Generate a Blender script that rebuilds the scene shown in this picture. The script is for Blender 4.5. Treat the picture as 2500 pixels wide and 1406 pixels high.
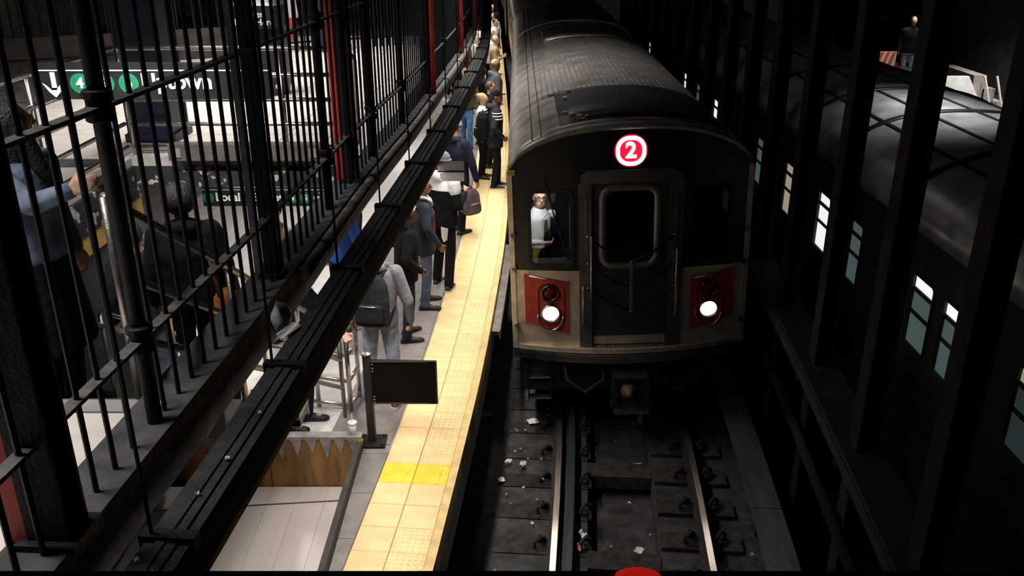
import bpy, bmesh, math, random
from mathutils import Vector, Matrix
random.seed(7)
for o in list(bpy.data.objects): bpy.data.objects.remove(o, do_unlink=True)
SC = bpy.context.scene
COL = SC.collection
R = math.radians
V = Vector

# ------------------------------------------------------------------ camera, world, exposure
CAM_H = 5.65
cam = bpy.data.cameras.new('camera'); cam_o = bpy.data.objects.new('camera', cam); COL.objects.link(cam_o)
cam.sensor_fit = 'HORIZONTAL'; cam.sensor_width = 36.0; cam.lens = 36.0 * 2150 / 2500
cam.clip_start = 0.05; cam.clip_end = 200
cam_o.location = (0, 0, CAM_H); cam_o.rotation_euler = (R(90 - 22.555), 0, 0)
SC.camera = cam_o
w = bpy.data.worlds.new('world'); SC.world = w; w.use_nodes = True
w.node_tree.nodes['Background'].inputs[0].default_value = (0.0046, 0.0048, 0.0056, 1)
w.node_tree.nodes['Background'].inputs[1].default_value = 1.0
SC.view_settings.view_transform = 'Standard'; SC.view_settings.look = 'None'
SC.view_settings.exposure = 0.0; SC.view_settings.gamma = 1.0; SC.view_settings.use_curve_mapping = False

# ------------------------------------------------------------------ curves of the place (x as a function of y along the track)
def table(pts):
    n = len(pts)
    m = []
    for i in range(n):
        a = pts[max(i-1, 0)]; b = pts[min(i+1, n-1)]
        m.append((b[1]-a[1])/(b[0]-a[0]))
    def f(y):
        if y <= pts[0][0]: return pts[0][1] + m[0]*(y-pts[0][0])
        if y >= pts[-1][0]: return pts[-1][1] + m[-1]*(y-pts[-1][0])
        for i in range(n-1):
            if y <= pts[i+1][0]:
                h = pts[i+1][0]-pts[i][0]; t = (y-pts[i][0])/h
                return ((2*t**3-3*t**2+1)*pts[i][1] + (t**3-2*t**2+t)*h*m[i] + (-2*t**3+3*t**2)*pts[i+1][1] + (t**3-t**2)*h*m[i+1])
    return f
XE = table([(0,-1.1),(3,-.83),(5.37,-.60),(6.26,-.52),(7.17,-.44),(8.4,-.34),(9.7,-.26),(12.56,-.12),(14.7,-.065),(17,-.05),(21.5,-.08),(27.5,-.2),(40,-.52),(60,-1.3)])   # platform edge
XL = table([(0,-1.40),(2.89,-1.15),(4.71,-1.03),(9.2,-.75),(13,-.57),(16.1,-.5),(21,-.56),(27,-.68),(40,-1.0)])      # light raceway
XF = table([(0,-1.68),(3.2,-1.47),(4.78,-1.37),(7.1,-1.26),(9.43,-1.1),(16.1,-.84),(25,-.88),(40,-1.25)])             # mezzanine fence
XC = lambda y: XE(y) + 1.62                                                                                        # track centre
def slope(f, y): return math.atan2(f(y+.05)-f(y-.05), .1)
ZP = 1.10       # platform level above the rails
ZM = 3.70       # mezzanine level

# ------------------------------------------------------------------ materials
MATS = {}
def M(name, col, rough=.6, metal=0., var=.12, scale=6., bump=0., bscale=60., rnd=0., spot=None, emit=None, es=1., stretch=None, spec=.5, detail=4.):
    if name in MATS: return MATS[name]
    m = bpy.data.materials.new(name); m.use_nodes = True; MATS[name] = m
    nt = m.node_tree; N = nt.nodes; L = nt.links
    b = N['Principled BSDF']
    b.inputs['Roughness'].default_value = rough; b.inputs['Metallic'].default_value = metal
    b.inputs['Specular IOR Level'].default_value = spec
    tc = N.new('ShaderNodeTexCoord'); src = tc.outputs['Object']
    if stretch:
        mp = N.new('ShaderNodeMapping'); mp.inputs['Scale'].default_value = stretch; L.new(src, mp.inputs[0]); src = mp.outputs[0]
    nz = N.new('ShaderNodeTexNoise'); nz.inputs['Scale'].default_value = scale; nz.inputs['Detail'].default_value = detail
    L.new(src, nz.inputs['Vector'])
    mx = N.new('ShaderNodeMix'); mx.data_type = 'RGBA'
    c = V(col)
    mx.inputs[6].default_value = (*[max(0, x*(1-var)) for x in c], 1); mx.inputs[7].default_value = (*[min(1, x*(1+var)) for x in c], 1)
    mr = N.new('ShaderNodeMapRange'); mr.inputs[1].default_value = .3; mr.inputs[2].default_value = .7
    L.new(nz.outputs['Fac'], mr.inputs[0]); L.new(mr.outputs[0], mx.inputs[0])
    out = mx.outputs[2]
    if spot:      # (colour, scale, threshold, softness)
        n2 = N.new('ShaderNodeTexNoise'); n2.inputs['Scale'].default_value = spot[1]; n2.inputs['Detail'].default_value = 6
        L.new(src, n2.inputs['Vector'])
        r2 = N.new('ShaderNodeMapRange'); r2.inputs[1].default_value = spot[2]; r2.inputs[2].default_value = spot[2]+spot[3]
        L.new(n2.outputs['Fac'], r2.inputs[0])
        m2 = N.new('ShaderNodeMix'); m2.data_type = 'RGBA'; L.new(r2.outputs[0], m2.inputs[0]); L.new(out, m2.inputs[6]); m2.inputs[7].default_value = (*spot[0], 1)
        out = m2.outputs[2]
    if rnd:
        oi = N.new('ShaderNodeObjectInfo'); hs = N.new('ShaderNodeHueSaturation'); r3 = N.new('ShaderNodeMapRange')
        r3.inputs[3].default_value = 1-rnd; r3.inputs[4].default_value = 1+rnd
        L.new(oi.outputs['Random'], r3.inputs[0]); L.new(r3.outputs[0], hs.inputs['Value']); L.new(out, hs.inputs['Color']); out = hs.outputs[0]
    L.new(out, b.inputs['Base Color'])
    if bump:
        n4 = N.new('ShaderNodeTexNoise'); n4.inputs['Scale'].default_value = bscale; n4.inputs['Detail'].default_value = 5
        L.new(src, n4.inputs['Vector'])
        bp = N.new('ShaderNodeBump'); bp.inputs['Strength'].default_value = bump; bp.inputs['Distance'].default_value = .02
        L.new(n4.outputs['Fac'], bp.inputs['Height']); L.new(bp.outputs[0], b.inputs['Normal'])
    if emit:
        b.inputs['Emission Color'].default_value = (*emit, 1); b.inputs['Emission Strength'].default_value = es
    return m
def glass(name, tint=(.9,.95,1), gl=.12):
    if name in MATS: return MATS[name]
    m = bpy.data.materials.new(name); m.use_nodes = True; MATS[name] = m
    nt = m.node_tree; N = nt.nodes; L = nt.links
    N.remove(N['Principled BSDF'])
    t = N.new('ShaderNodeBsdfTransparent'); t.inputs[0].default_value = (*tint, 1)
    g = N.new('ShaderNodeBsdfGlossy'); g.inputs['Roughness'].default_value = .04
    mx = N.new('ShaderNodeMixShader'); fr = N.new('ShaderNodeFresnel'); fr.inputs[0].default_value = 1.45
    L.new(fr.outputs[0], mx.inputs[0]); L.new(t.outputs[0], mx.inputs[1]); L.new(g.outputs[0], mx.inputs[2])
    L.new(mx.outputs[0], N['Material Output'].inputs[0])
    return m
black_iron = M('black_iron', (.008,.008,.0095), .6, 0, .4, 20, .25, 60, spec=.25)
black_dull = M('black_dull', (.008,.008,.0095), .8, 0, .4, 10, .2, 50, spec=.15)
raceway_m = M('raceway_paint', (.022,.022,.024), .8, 0, .5, 14, .5, 45, spot=((.06,.058,.055), 30, .66, .06))
red_paint = M('red_paint', (.48,.020,.008), .55, 0, .25, 8, .1, 40)
navy_paint = M('navy_paint', (.007,.012,.042), .5, 0, .3, 5, .15, 30)
steel = M('stainless', (.62,.60,.57), .28, 1, .15, 9, .05, 80)
steel_dark = M('aged_stainless', (.36,.34,.32), .38, 1, .3, 7, .1, 50)
concrete = M('concrete', (.24,.225,.215), .85, 0, .25, 5, .25, 40)
concrete_dk = M('sooty_concrete', (.060,.058,.060), .92, 0, .45, 6, .5, 30, spec=.15)
mezz_tile_m = M('mezzanine_tile', (.56,.52,.48), .45, 0, .10, 6, .04, 60, rnd=.05)
plat_tile_m = M('platform_tile', (.21,.19,.185), .6, 0, .18, 7, .08, 60, rnd=.08)
plat_white_m = M('platform_white_tile', (.62,.595,.58), .5, 0, .1, 6, .05, 60, rnd=.05)
cream_tile = M('cream_warning_tile', (.74,.55,.28), .55, 0, .10, 5, .06, 80, rnd=.05, spot=((.42,.27,.10), 16, .70, .08))
yellow_tile = M('bright_yellow_tile', (.78,.60,.05), .5, 0, .12, 8, .06, 80, spot=((.5,.36,.06), 18, .64, .1))
edge_yellow = M('edge_board_yellow', (.62,.46,.20), .6, 0, .2, 8, .1, 40)
white_paper = M('white_paper', (.75,.74,.72), .8, 0, .08, 20)
white_pl = M('white_plastic', (.8,.8,.78), .4, 0, .04, 10)
sign_black = M('sign_black', (.012,.013,.014), .45, 0, .2, 10)
sign_white = M('sign_white', (.82,.82,.80), .5, 0, .03, 10)
sign_green = M('sign_green', (.012,.20,.09), .5, 0, .15, 30)
peel = M('peeling_paint', (.018,.018,.02), .8, 0, .4, 8, .5, 20, spot=((.42,.40,.38), 9, .58, .03))
yellow_band = M('yellow_band', (.50,.30,.05), .6, 0, .3, 6, .1, 30)
rust_col = M('rusty_column', (.018,.017,.018), .8, 0, .4, 8, .3, 30, spec=.15, spot=((.10,.022,.010), 2.2, .62, .05))

# ------------------------------------------------------------------ mesh helpers
class MB:
    def __init__(s): s.v = []; s.f = []
    def add(s, vs, fs):
        k = len(s.v); s.v += [tuple(x) for x in vs]; s.f += [tuple(i+k for i in f) for f in fs]; return s
    def box(s, c, d, m=None):
        x, y, z = d[0]/2, d[1]/2, d[2]/2
        p = [V((a, b, e)) for a in (-x, x) for b in (-y, y) for e in (-z, z)]
        if m: p = [m @ q for q in p]
        c = V(c)
        return s.add([q+c for q in p], [(0,1,3,2),(4,6,7,5),(0,4,5,1),(2,3,7,6),(0,2,6,4),(1,5,7,3)])
    def b2(s, x0, x1, y0, y1, z0, z1): return s.box(((x0+x1)/2,(y0+y1)/2,(z0+z1)/2),(abs(x1-x0),abs(y1-y0),abs(z1-z0)))
    def bar(s, p, q, wd, ht, up=(0,0,1)):
        p, q = V(p), V(q); d = q-p; L = d.length; d.normalize(); u = V(up)
        sx = d.cross(u)
        if sx.length < 1e-5: sx = V((1,0,0))
        sx.normalize(); u = sx.cross(d)
        m = Matrix((sx, d, u)).transposed()
        return s.box((p+q)/2, (wd, L, ht), m)
    def tube(s, path, r, n=8, cap=True, closed=False):
        path = [V(p) for p in path]; rs = r if isinstance(r, (list, tuple)) else [r]*len(path)
        k = len(path); prev = None; rings = []
        for i, p in enumerate(path):
            if closed: t = path[(i+1) % k]-path[i-1]
            else: t = path[min(i+1, k-1)]-path[max(i-1, 0)]
            if t.length < 1e-9: t = V((0,0,1))
            t.normalize()
            if prev is None:
                a = V((0,0,1)) if abs(t.z) < .9 else V((1,0,0)); n1 = t.cross(a).normalized()
            else:
                n1 = prev - t*prev.dot(t)
                if n1.length < 1e-6: n1 = t.orthogonal()
                n1.normalize()
            prev = n1; n2 = t.cross(n1)
            rings.append([p + (n1*math.cos(2*math.pi*j/n)+n2*math.sin(2*math.pi*j/n))*rs[i] for j in range(n)])
        return s.rings(rings, cap and not closed, closed)
    def rings(s, rings, cap=True, closed=False):
        n = len(rings[0]); k = len(rings); vs = [p for r in rings for p in r]; fs = []
        for i in range(k if closed else k-1):
            a, b = i*n, ((i+1) % k)*n
            for j in range(n): fs.append((a+j, a+(j+1) % n, b+(j+1) % n, b+j))
        if cap: fs += [tuple(range(n-1, -1, -1)), tuple(range((k-1)*n, k*n))]
        return s.add(vs, fs)
    def lathe(s, c, prof, n=16, axis='z', cap=True):
        c = V(c); rr = []
        for r, h in prof:
            ring = []
            for j in range(n):
                a = 2*math.pi*j/n
                q = V((r*math.cos(a), r*math.sin(a), h))
                if axis == 'y': q = V((q.x, h, q.y))
                if axis == 'x': q = V((h, q.x, q.y))
                ring.append(c+q)
            rr.append(ring)
        return s.rings(rr, cap)
    def ell(s, c, rad, n=12, k=8, m=None):
        c = V(c); rr = []
        for i in range(k+1):
            a = math.pi*(i+.02)/(k+.04)-math.pi/2
            ring = []
            for j in range(n):
                t = 2*math.pi*j/n
                q = V((rad[0]*math.cos(a)*math.cos(t), rad[1]*math.cos(a)*math.sin(t), rad[2]*math.sin(a)))
                if m: q = m @ q
                ring.append(c+q)
            rr.append(ring)
        return s.rings(rr)
    def cap(s, p, q, r0, r1, n=10):
        p, q = V(p), V(q); d = (q-p)
        if d.length < 1e-6: return s.ell(p, (r0,)*3)
        d.normalize(); path = []; rs = []
        for a in (-85,-60,-30): path.append(p+d*r0*math.sin(R(a))); rs.append(r0*math.cos(R(a)))
        path.append(p); rs.append(r0); path.append(q); rs.append(r1)
        for a in (30,60,85): path.append(q+d*r1*math.sin(R(a))); rs.append(r1*math.cos(R(a)))
        return s.tube(path, rs, n)
    def loft(s, secs, n=16, pw=2.4):
        # secs: (centre, rx, ry) stacked rings lying in xy
        rr = []
        for c, rx, ry in secs:
            c = V(c); ring = []
            for j in range(n):
                a = 2*math.pi*j/n; ca, sa = math.cos(a), math.sin(a)
                ring.append(c+V((rx*math.copysign(abs(ca)**(2/pw), ca), ry*math.copysign(abs(sa)**(2/pw), sa), 0)))
            rr.append(ring)
        return s.rings(rr)
    def prism(s, poly, h, axis='y', off=0.):
        # poly of (a,b); extruded by h along axis. axis y: a=x b=z ; x: a=y b=z ; z: a=x b=y
        n = len(poly)
        def P(a, b, t):
            return {'y': (a, t, b), 'x': (t, a, b), 'z': (a, b, t)}[axis]
        vs = [P(a, b, off) for a, b in poly]+[P(a, b, off+h) for a, b in poly]
        fs = [tuple(range(n-1, -1, -1)), tuple(range(n, 2*n))]+[(i, (i+1) % n, n+(i+1) % n, n+i) for i in range(n)]
        return s.add(vs, fs)
    def mesh(s, name, mat, smooth=False):
        me = bpy.data.meshes.new(name); me.from_pydata(s.v, [], s.f)
        bm = bmesh.new(); bm.from_mesh(me); bmesh.ops.recalc_face_normals(bm, faces=bm.faces); bm.to_mesh(me); bm.free()
        if mat: me.materials.append(mat)
        if smooth: me.polygons.foreach_set('use_smooth', [True]*len(me.polygons))
        return me
    def build(s, name, mat, parent=None, smooth=False, **kw):
        return link(name, s.mesh(name, mat, smooth), parent, **kw)
def tag(o, label=None, cat=None, group=None, kind=None):
    if label: o['label'] = label
    if cat: o['category'] = cat
    if group: o['group'] = group
    if kind: o['kind'] = kind
    return o
def link(name, me, parent=None, loc=None, rot=None, **kw):
    o = bpy.data.objects.new(name, me); COL.objects.link(o)
    if parent: o.parent = parent
    if loc: o.location = loc
    if rot: o.rotation_euler = rot
    return tag(o, **kw)
def thing(name, label, cat, loc=(0,0,0), rot=(0,0,0), group=None):
    return tag(link(name, None, None, loc, rot), label, cat, group)
ORD = ['nearest','second nearest','third nearest','fourth nearest','fifth nearest','sixth nearest','seventh nearest','eighth nearest','ninth nearest','tenth nearest','eleventh nearest','twelfth nearest','thirteenth nearest','fourteenth nearest','fifteenth nearest','sixteenth nearest','seventeenth nearest','eighteenth nearest','nineteenth nearest','twentieth nearest']

# scratch scene for remeshing and text
TMP = bpy.data.scenes.new('scratch')
def evaluate(o):
    TMP.collection.objects.link(o)
    vl = TMP.view_layers[0]; vl.update()
    me = bpy.data.meshes.new_from_object(o.evaluated_get(vl.depsgraph), preserve_all_data_layers=False, depsgraph=vl.depsgraph)
    TMP.collection.objects.unlink(o); bpy.data.objects.remove(o)
    return me
def blob(mb, name, mat, voxel=.014, smooth=3):
    me = mb.mesh(name, None)
    o = bpy.data.objects.new('t', me)
    r = o.modifiers.new('r', 'REMESH'); r.mode = 'VOXEL'; r.voxel_size = voxel
    if smooth:
        s = o.modifiers.new('s', 'SMOOTH'); s.factor = .5; s.iterations = smooth
    out = evaluate(o); out.name = name; bpy.data.meshes.remove(me)
    out.materials.clear(); out.materials.append(mat)
    out.polygons.foreach_set('use_smooth', [True]*len(out.polygons))
    return out
def text(body, size, mat, bold=.012, ext=.002, align='LEFT'):
    c = bpy.data.curves.new('t', 'FONT'); c.body = body; c.size = size; c.offset = bold*size; c.extrude = ext; c.resolution_u = 4
    c.align_x = align; c.align_y = 'CENTER'
    me = evaluate(bpy.data.objects.new('t', c)); me.materials.clear(); me.materials.append(mat)
    return me

def strip(f, y0, y1, step, prof, mb=None):
    """sweep a closed (dx,z) profile along x = f(y)"""
    mb = mb or MB(); n = max(1, int(math.ceil((y1-y0)/step))); rr = []
    for i in range(n+1):
        y = y0+(y1-y0)*i/n; a = slope(f, y)
        rr.append([V((f(y)+dx*math.cos(a), y-dx*math.sin(a), z)) for dx, z in prof])
    return mb.rings(rr)
def rect(x0, x1, z0, z1): return [(x0,z0),(x1,z0),(x1,z1),(x0,z1)]

def area(name, loc, size, power, col=(1,1,1), rot=(0,0,0), spread=180):
    l = bpy.data.lights.new(name, 'AREA'); l.shape = 'RECTANGLE'; l.size, l.size_y = size; l.energy = power; l.color = col; l.spread = R(spread)
    o = bpy.data.objects.new(name, l); COL.objects.link(o); o.location = loc; o.rotation_euler = rot
    return o

# ================================================================== SETTING
# ---- platform slab (with the stair pit left open)
slab = MB()
strip(XE, 3.0, 62, .8, rect(-.80, 0, .62, ZP-.012), slab)
strip(XE, 7.02, 62, .8, rect(-7.5, -.80, .62, ZP-.012), slab)
slab.b2(-8.2, -3.35, 2.5, 7.02, .62, ZP-.012)
platform = slab.build('platform_slab', concrete, kind='structure')
wallu = MB(); strip(XE, 3.0, 62, 2, rect(-1.1, -.62, -.2, .62), wallu)
wallu.build('wall_platform', concrete_dk, kind='structure')
# ---- tactile warning strip: two columns of tiles, each tile a piece
def tile_mesh(name, size, th, mat, domes=0):
    b = MB(); h = size/2; e = .006
    b.rings([[V((x, y, z)) for x, y in ((-q,-q),(q,-q),(q,q),(-q,q))] for q, z in ((h, 0), (h, th-e), (h-e, th))])
    if domes:
        for i in range(domes):
            for j in range(domes):
                x = (i+.5-domes/2)*size/domes; y = (j+.5-domes/2)*size/domes
                b.lathe((x, y, th), [(.0125, -.001), (.011, .003), (.006, .005)], 6)
    return b.mesh(name, mat)
t_plain = tile_mesh('warning_tile', .301, .014, cream_tile)
t_dome = tile_mesh('warning_tile_domed', .301, .014, cream_tile, 6)
t_dome8 = tile_mesh('warning_tile_domed_fine', .301, .014, cream_tile, 7)
t_yel = tile_mesh('warning_tile_yellow', .301, .014, yellow_tile)
t_yeld = tile_mesh('warning_tile_yellow_domed', .301, .014, yellow_tile, 6)
warn = thing('warning_strip', 'cream yellow tactile warning strip along the platform edge', 'warning strip'); warn['kind'] = 'structure'
s_pos = 4.16; k = 0
while s_pos < 44:
    a = slope(XE, s_pos)
    for c, dx in enumerate((-.532, -.226)):
        yrow = abs(s_pos-6.61) < .16
        if c == 0: me = t_yel if yrow else t_plain
        else: me = t_yeld if yrow else (t_plain if (k in (6, 7)) else (t_dome if s_pos < 17 else t_plain))
        link('warning_tile', me, warn, (XE(s_pos)+dx*math.cos(a), s_pos-dx*math.sin(a), ZP-.012), (0, 0, -a))
    s_pos += .305; k += 1
eb = MB(); strip(XE, 3.2, 60, .6, rect(-.072, .0, ZP-.16, ZP+.004), eb)
eb.build('edge_board', edge_yellow, warn)
gf = thing('gap_filler', 'grey metal gap filler plate jutting from the platform edge toward the train', 'gap filler')
g = MB(); strip(XE, 9.75, 12.9, .4, rect(.005, .10, ZP-.13, ZP-.075), g); g.build('plate', steel_dark, gf)
g = MB(); strip(XE, 9.75, 12.9, .4, rect(.10, .115, ZP-.18, ZP-.06), g); g.build('lip', M('grey_rub', (.13,.12,.115), .7), gf)
# ---- platform paving
pave = thing('platform_paving', 'grey square paving tiles of the platform floor', 'paving'); pave['kind'] = 'structure'
pt = tile_mesh('paving_tile', .603, .014, plat_tile_m); ptw = tile_mesh('paving_tile_white', .603, .014, plat_white_m)
y = 7.35; r_i = 0
while y < 24:
    a = slope(XE, y)
    for j in range(8):
        dx = -.70-.305-.61*j
        link('paving_tile', pt if j < (1 if y < 8.6 else 2) else ptw, pave, (XE(y)+dx*math.cos(a), y-dx*math.sin(a), ZP-.012), (0, 0, -a))
    y += .61; r_i += 1
for y in (3.9, 4.51, 5.12, 5.73, 6.34):     # narrow strip between the stair pit and the warning tiles
    b = MB(); x0 = -1.395
    ya, yb = y+.003, y+.607
    b.add([(x0, ya, ZP-.012), (XE(ya)-.692, ya, ZP-.012), (XE(yb)-.692, yb, ZP-.012), (x0, yb, ZP-.012), (x0, ya, ZP+.002), (XE(ya)-.692, ya, ZP+.002), (XE(yb)-.692, yb, ZP+.002), (x0, yb, ZP+.002)],
          [(0,1,2,3),(4,5,6,7),(0,1,5,4),(1,2,6,5),(2,3,7,6),(3,0,4,7)])
    b.build('paving_tile', plat_tile_m, pave)
b = MB(); b.b2(-1.395, -1.14, 6.953, 7.04, ZP-.012, ZP+.002); b.build('paving_tile', plat_tile_m, pave)

# ---- track bed
tb = MB()
strip(XC, 2.5, 60, 1.5, rect(-1.75, -.42, -.55, -.17), tb); strip(XC, 2.5, 60, 1.5, rect(.30, 1.55, -.55, -.15), tb); strip(XC, 2.5, 60, 1.5, rect(-.42, .30, -.6, -.42), tb)
tb.build('track_bed', concrete_dk, kind='structure')
b = MB(); strip(XC, 2.5, 60, 2, rect(1.55, 8, -.9, -.55), b); b.b2(-10, 14, 1.5, 62, -1.1, -.9); b.build('floor', black_dull, kind='structure')
# cross ties: short concrete-set blocks, with a few full ones bridging the trough
tie_m = M('timber_tie', (.042,.038,.037), .9, 0, .5, 10, .6, 30, rnd=.2, spec=.1)
ties = thing('tie_row', 'dark short track ties set in the concrete bed', 'ties'); ties['kind'] = 'structure'
bl = MB().box((0,0,0), (.95,.25,.07)).mesh('tie', tie_m); br = MB().box((0,0,0), (.80,.25,.07)).mesh('tie_short', tie_m); bc = MB().box((0,0,0), (.72,.26,.16)).mesh('tie_bridge', tie_m)
TY = [4.4+.56*i for i in range(20)]
for i, y in enumerate(TY):
    a = slope(XC, y)
    link('tie', bl, ties, (XC(y)-.90, y, -.19), (0, 0, -a)); link('tie', br, ties, (XC(y)+.72, y, -.135), (0, 0, -a))
for y in (8.5, 6.95, 5.5): link('tie', bc, ties, (XC(y)-.06, y, -.22), (0, 0, -slope(XC, y)))
# rails
def rail_prof(x, z): return [(x-.07, z-.15), (x+.07, z-.15), (x+.07, z-.135), (x+.012, z-.115), (x+.012, z-.045), (x+.036, z-.035), (x+.036, z-.006), (x+.028, z), (x-.028, z), (x-.036, z-.006), (x-.036, z-.035), (x-.012, z-.045), (x-.012, z-.115), (x-.07, z-.135)]
rail_side = M('rail_rust', (.030,.024,.022), .8, 0, .4, 20, .3, 40)
rail_top = M('polished_rail', (.70,.62,.55), .38, 1, .2, 30, .05, 60, stretch=(1,.05,1))
for nm, dx, z in (('left', -.752, 0.0), ('right', .752, .06)):
    o = thing('running_rail', {'left': 'polished running rail nearest the platform, rusty sides', 'right': 'polished running rail farther from the platform'}[nm], 'rail', (0, 0, 0), group='running rails of the near track')
    b = MB(); strip(XC, 2.8, 58, 1, [(dx+p, q) for p, q in rail_prof(0, z)], b); b.build('rail_body', rail_side, o)
    b = MB(); strip(XC, 2.8, 58, 1, rect(dx-.030, dx+.030, z-.003, z+.0015), b); b.build('rail_head', rail_top, o)
gr = thing('guard_rail', 'dark rusty guard rail just inside the left running rail', 'rail')
b = MB(); strip(XC, 2.8, 58, 1, [(-.60+p, q) for p, q in rail_prof(0, .01)], b); b.build('rail_body', M('guard_rail_steel', (.035,.038,.045), .6, .3, .3, 14, .3, 40), gr)
# tie plates with clips
plate_m = M('tie_plate', (.022,.020,.020), .8, 0, .4, 14, .3)
pb = MB(); pb.box((0,0,0), (.36,.19,.025))
cb = MB(); cb.tube([(-.05,-.05,0),(-.05,-.05,.07),(0,-.02,.10),(.04,.03,.07),(.05,.05,.02)], .020, 6); cb.lathe((0,.05,0), [(.03,0),(.03,.05),(.012,.06),(.012,.09)], 6)
pm = pb.mesh('tie_plate', plate_m); pmw = MB().box((.09,0,0), (.56,.19,.025)).mesh('tie_plate_wide', plate_m); cm = cb.mesh('rail_clip', plate_m)
for i, y in enumerate(TY[:11]):
    for dx, z, nm in ((-.752, -.163, 'platform-side'), (.752, -.103, 'far-side')):
        t = thing('tie_plate', f'{ORD[i]} rusty tie plate with clips under the {nm} running rail', 'tie plate', (XC(y)+dx, y, z), (0, 0, -slope(XC, y)), 'tie plates on the near track')
        link('plate', pmw if dx < 0 else pm, t); link('clip', cm, t, (-.15, 0, .012)); link('clip', cm, t, (.30 if dx < 0 else .15, 0, .012), (0, 0, math.pi))
# third rail with cover board
tr = thing('third_rail', 'third rail under a broad sooty cover board beside the track', 'third rail')
board_m = M('cover_board', (.080,.078,.080), .9, 0, .3, 8, .4, 40, stretch=(1,.15,1), spec=.1)
for i in range(9):
    y0 = 3.0+2.2*i; b = MB(); strip(XC, y0+.006, y0+2.194, .8, rect(1.20, 1.50, .20, .24), b); b.build('cover_board', board_m, tr)
b = MB(); strip(XC, 2.8, 40, 1, rect(1.30, 1.40, 0, .10), b); b.build('conductor_rail', rail_side, tr)
for i in range(8):
    y = 3.6+1.9*i; b = MB(); b.b2(XC(y)+1.40, XC(y)+1.44, y-.03, y+.03, -.15, .21); b.box((XC(y)+1.35, y, -.08), (.14,.12,.16)); b.build('bracket', plate_m, tr)
# ---- mezzanine floor slab (stair well left open) and ceiling
SW_X0, SW_X1, SW_Y0, SW_Y1 = -3.32, -1.62, 3.40, 7.55
mz = MB()
mz.b2(-9, SW_X0, -1, 22, 3.50, ZM-.015)
mz.b2(SW_X0, -1.52, -1, SW_Y0, 3.50, ZM-.015)
strip(XF, SW_Y1, 22, 1, rect(-2.2, .07, 3.50, ZM-.015), mz)
strip(XF, .3, SW_Y1, .6, rect(-.16, .07, 3.50, ZM-.015), mz)
mz.build('mezzanine_slab', concrete_dk, kind='structure')
mt = tile_mesh('mezzanine_tile', .452, .016, mezz_tile_m)
mf = thing('mezzanine_floor', 'pale stone tile floor of the mezzanine', 'floor'); mf['kind'] = 'structure'
n = 0
for j in range(5):
    for i in range(9):
        x = -1.86-.456*i; y = SW_Y0-.33-.456*j
        link('floor_tile', mt, mf, (x, y, ZM-.015))
for j in range(22):
    for i in range(9):
        y = SW_Y1+.42+.456*j; x = -1.62-.456*i
        if y > 16.9: continue
        link('floor_tile', mt, mf, (x+(XF(y)+1.26)*.6, y, ZM-.015))
for j in range(9):
    for i in range(3):
        link('floor_tile', mt, mf, (SW_X0-.38-.456*i, SW_Y0+.13+.456*j, ZM-.015))
b = MB(); b.b2(SW_X0, SW_X1+.06, SW_Y0-.10, SW_Y0, ZM-.05, ZM+.004); b.build('stair_nosing', concrete, mf)
b = MB(); strip(XF, .5, 21, .6, rect(-.15, .075, ZM-.02, ZM+.045), b); b.build('fence_curb', M('grimy_curb', (.045,.043,.046), .85, 0, .5, 9, .5, 25), mf)
b = MB(); b.b2(SW_X0-.1, -1.34, SW_Y1-.02, SW_Y1+.16, ZM-.02, ZM+.06); b.build('stairwell_curb', M('pale_curb', (.46,.44,.42), .8, 0, .2, 8, .2), mf)
b = MB(); b.b2(SW_X0-.12, SW_X0+.0, SW_Y0, SW_Y1, ZM-.02, ZM+.05); b.build('stairwell_curb', M('pale_curb', (.46,.44,.42)), mf)
# peeling slab faces round the stair well
b = MB(); b.b2(SW_X0, -1.34, SW_Y1-.045, SW_Y1-.02, 3.50, ZM-.02); b.build('trim_1', peel, kind='structure')
b = MB(); b.b2(SW_X0, SW_X0+.025, SW_Y0, SW_Y1, 3.40, ZM-.02); b.build('trim_2', peel, kind='structure')
b = MB(); b.b2(SW_X0-.02, SW_X0+.02, 4.6, SW_Y1, 3.24, 3.40); b.build('trim_3', yellow_band, kind='structure')
b = MB(); b.b2(-10, 14, -2, 62, 8.2, 8.4); b.build('ceiling', black_dull, kind='structure')
b = MB(); b.b2(-9, -1.0, 20.6, 20.8, ZM, 8.2); b.build('wall_mezzanine', M('brown_wall', (.16,.135,.12), .8, 0, .4, 3, .2, 20, spot=((.4,.36,.33), 2.5, .6, .1)), kind='structure')
b = MB(); b.b2(-8.4, -8.2, -1, 45, -.2, 8.2); b.build('wall_left', M('grey_wall', (.20,.185,.175), .8, 0, .3, 3, .2, 20), kind='structure')
b = MB(); b.b2(SW_X0-.10, SW_X0-.0, SW_Y0, 6.95, ZP, 3.50); b.build('wall_stair', M('stair_wall', (.03,.028,.027), .85, 0, .4, 5, .3, 25), kind='structure')
# ---- stairs down to the platform
st = thing('staircase', 'dark stairs going down behind the fence from mezzanine to platform', 'stairs'); st['kind'] = 'structure'
step_m = M('stair_tread', (.10,.095,.09), .8, 0, .3, 8, .3)
NS = 15; rise = (ZM-ZP)/NS; run = (7.62-SW_Y0)/(NS-1)
for i in range(NS-1):
    b = MB(); z = ZM-rise*(i+1); xr_ = SW_X1 if i < 9 else -2.12; b.b2(SW_X0+.02, xr_, SW_Y0+run*i, SW_Y0+run*(i+1)+.02, z-.06, z); b.b2(SW_X0+.02, xr_, SW_Y0+run*i-.0, SW_Y0+run*i+.02, z-.05, z+rise-.05)
    b.build('stair_step', step_m, st)

# ================================================================== LIGHTS OF THE PLACE, AND SOME ADDED ONES
WARM = (1.0, .91, .80); COOL = (1.0, .95, .90)
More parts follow.
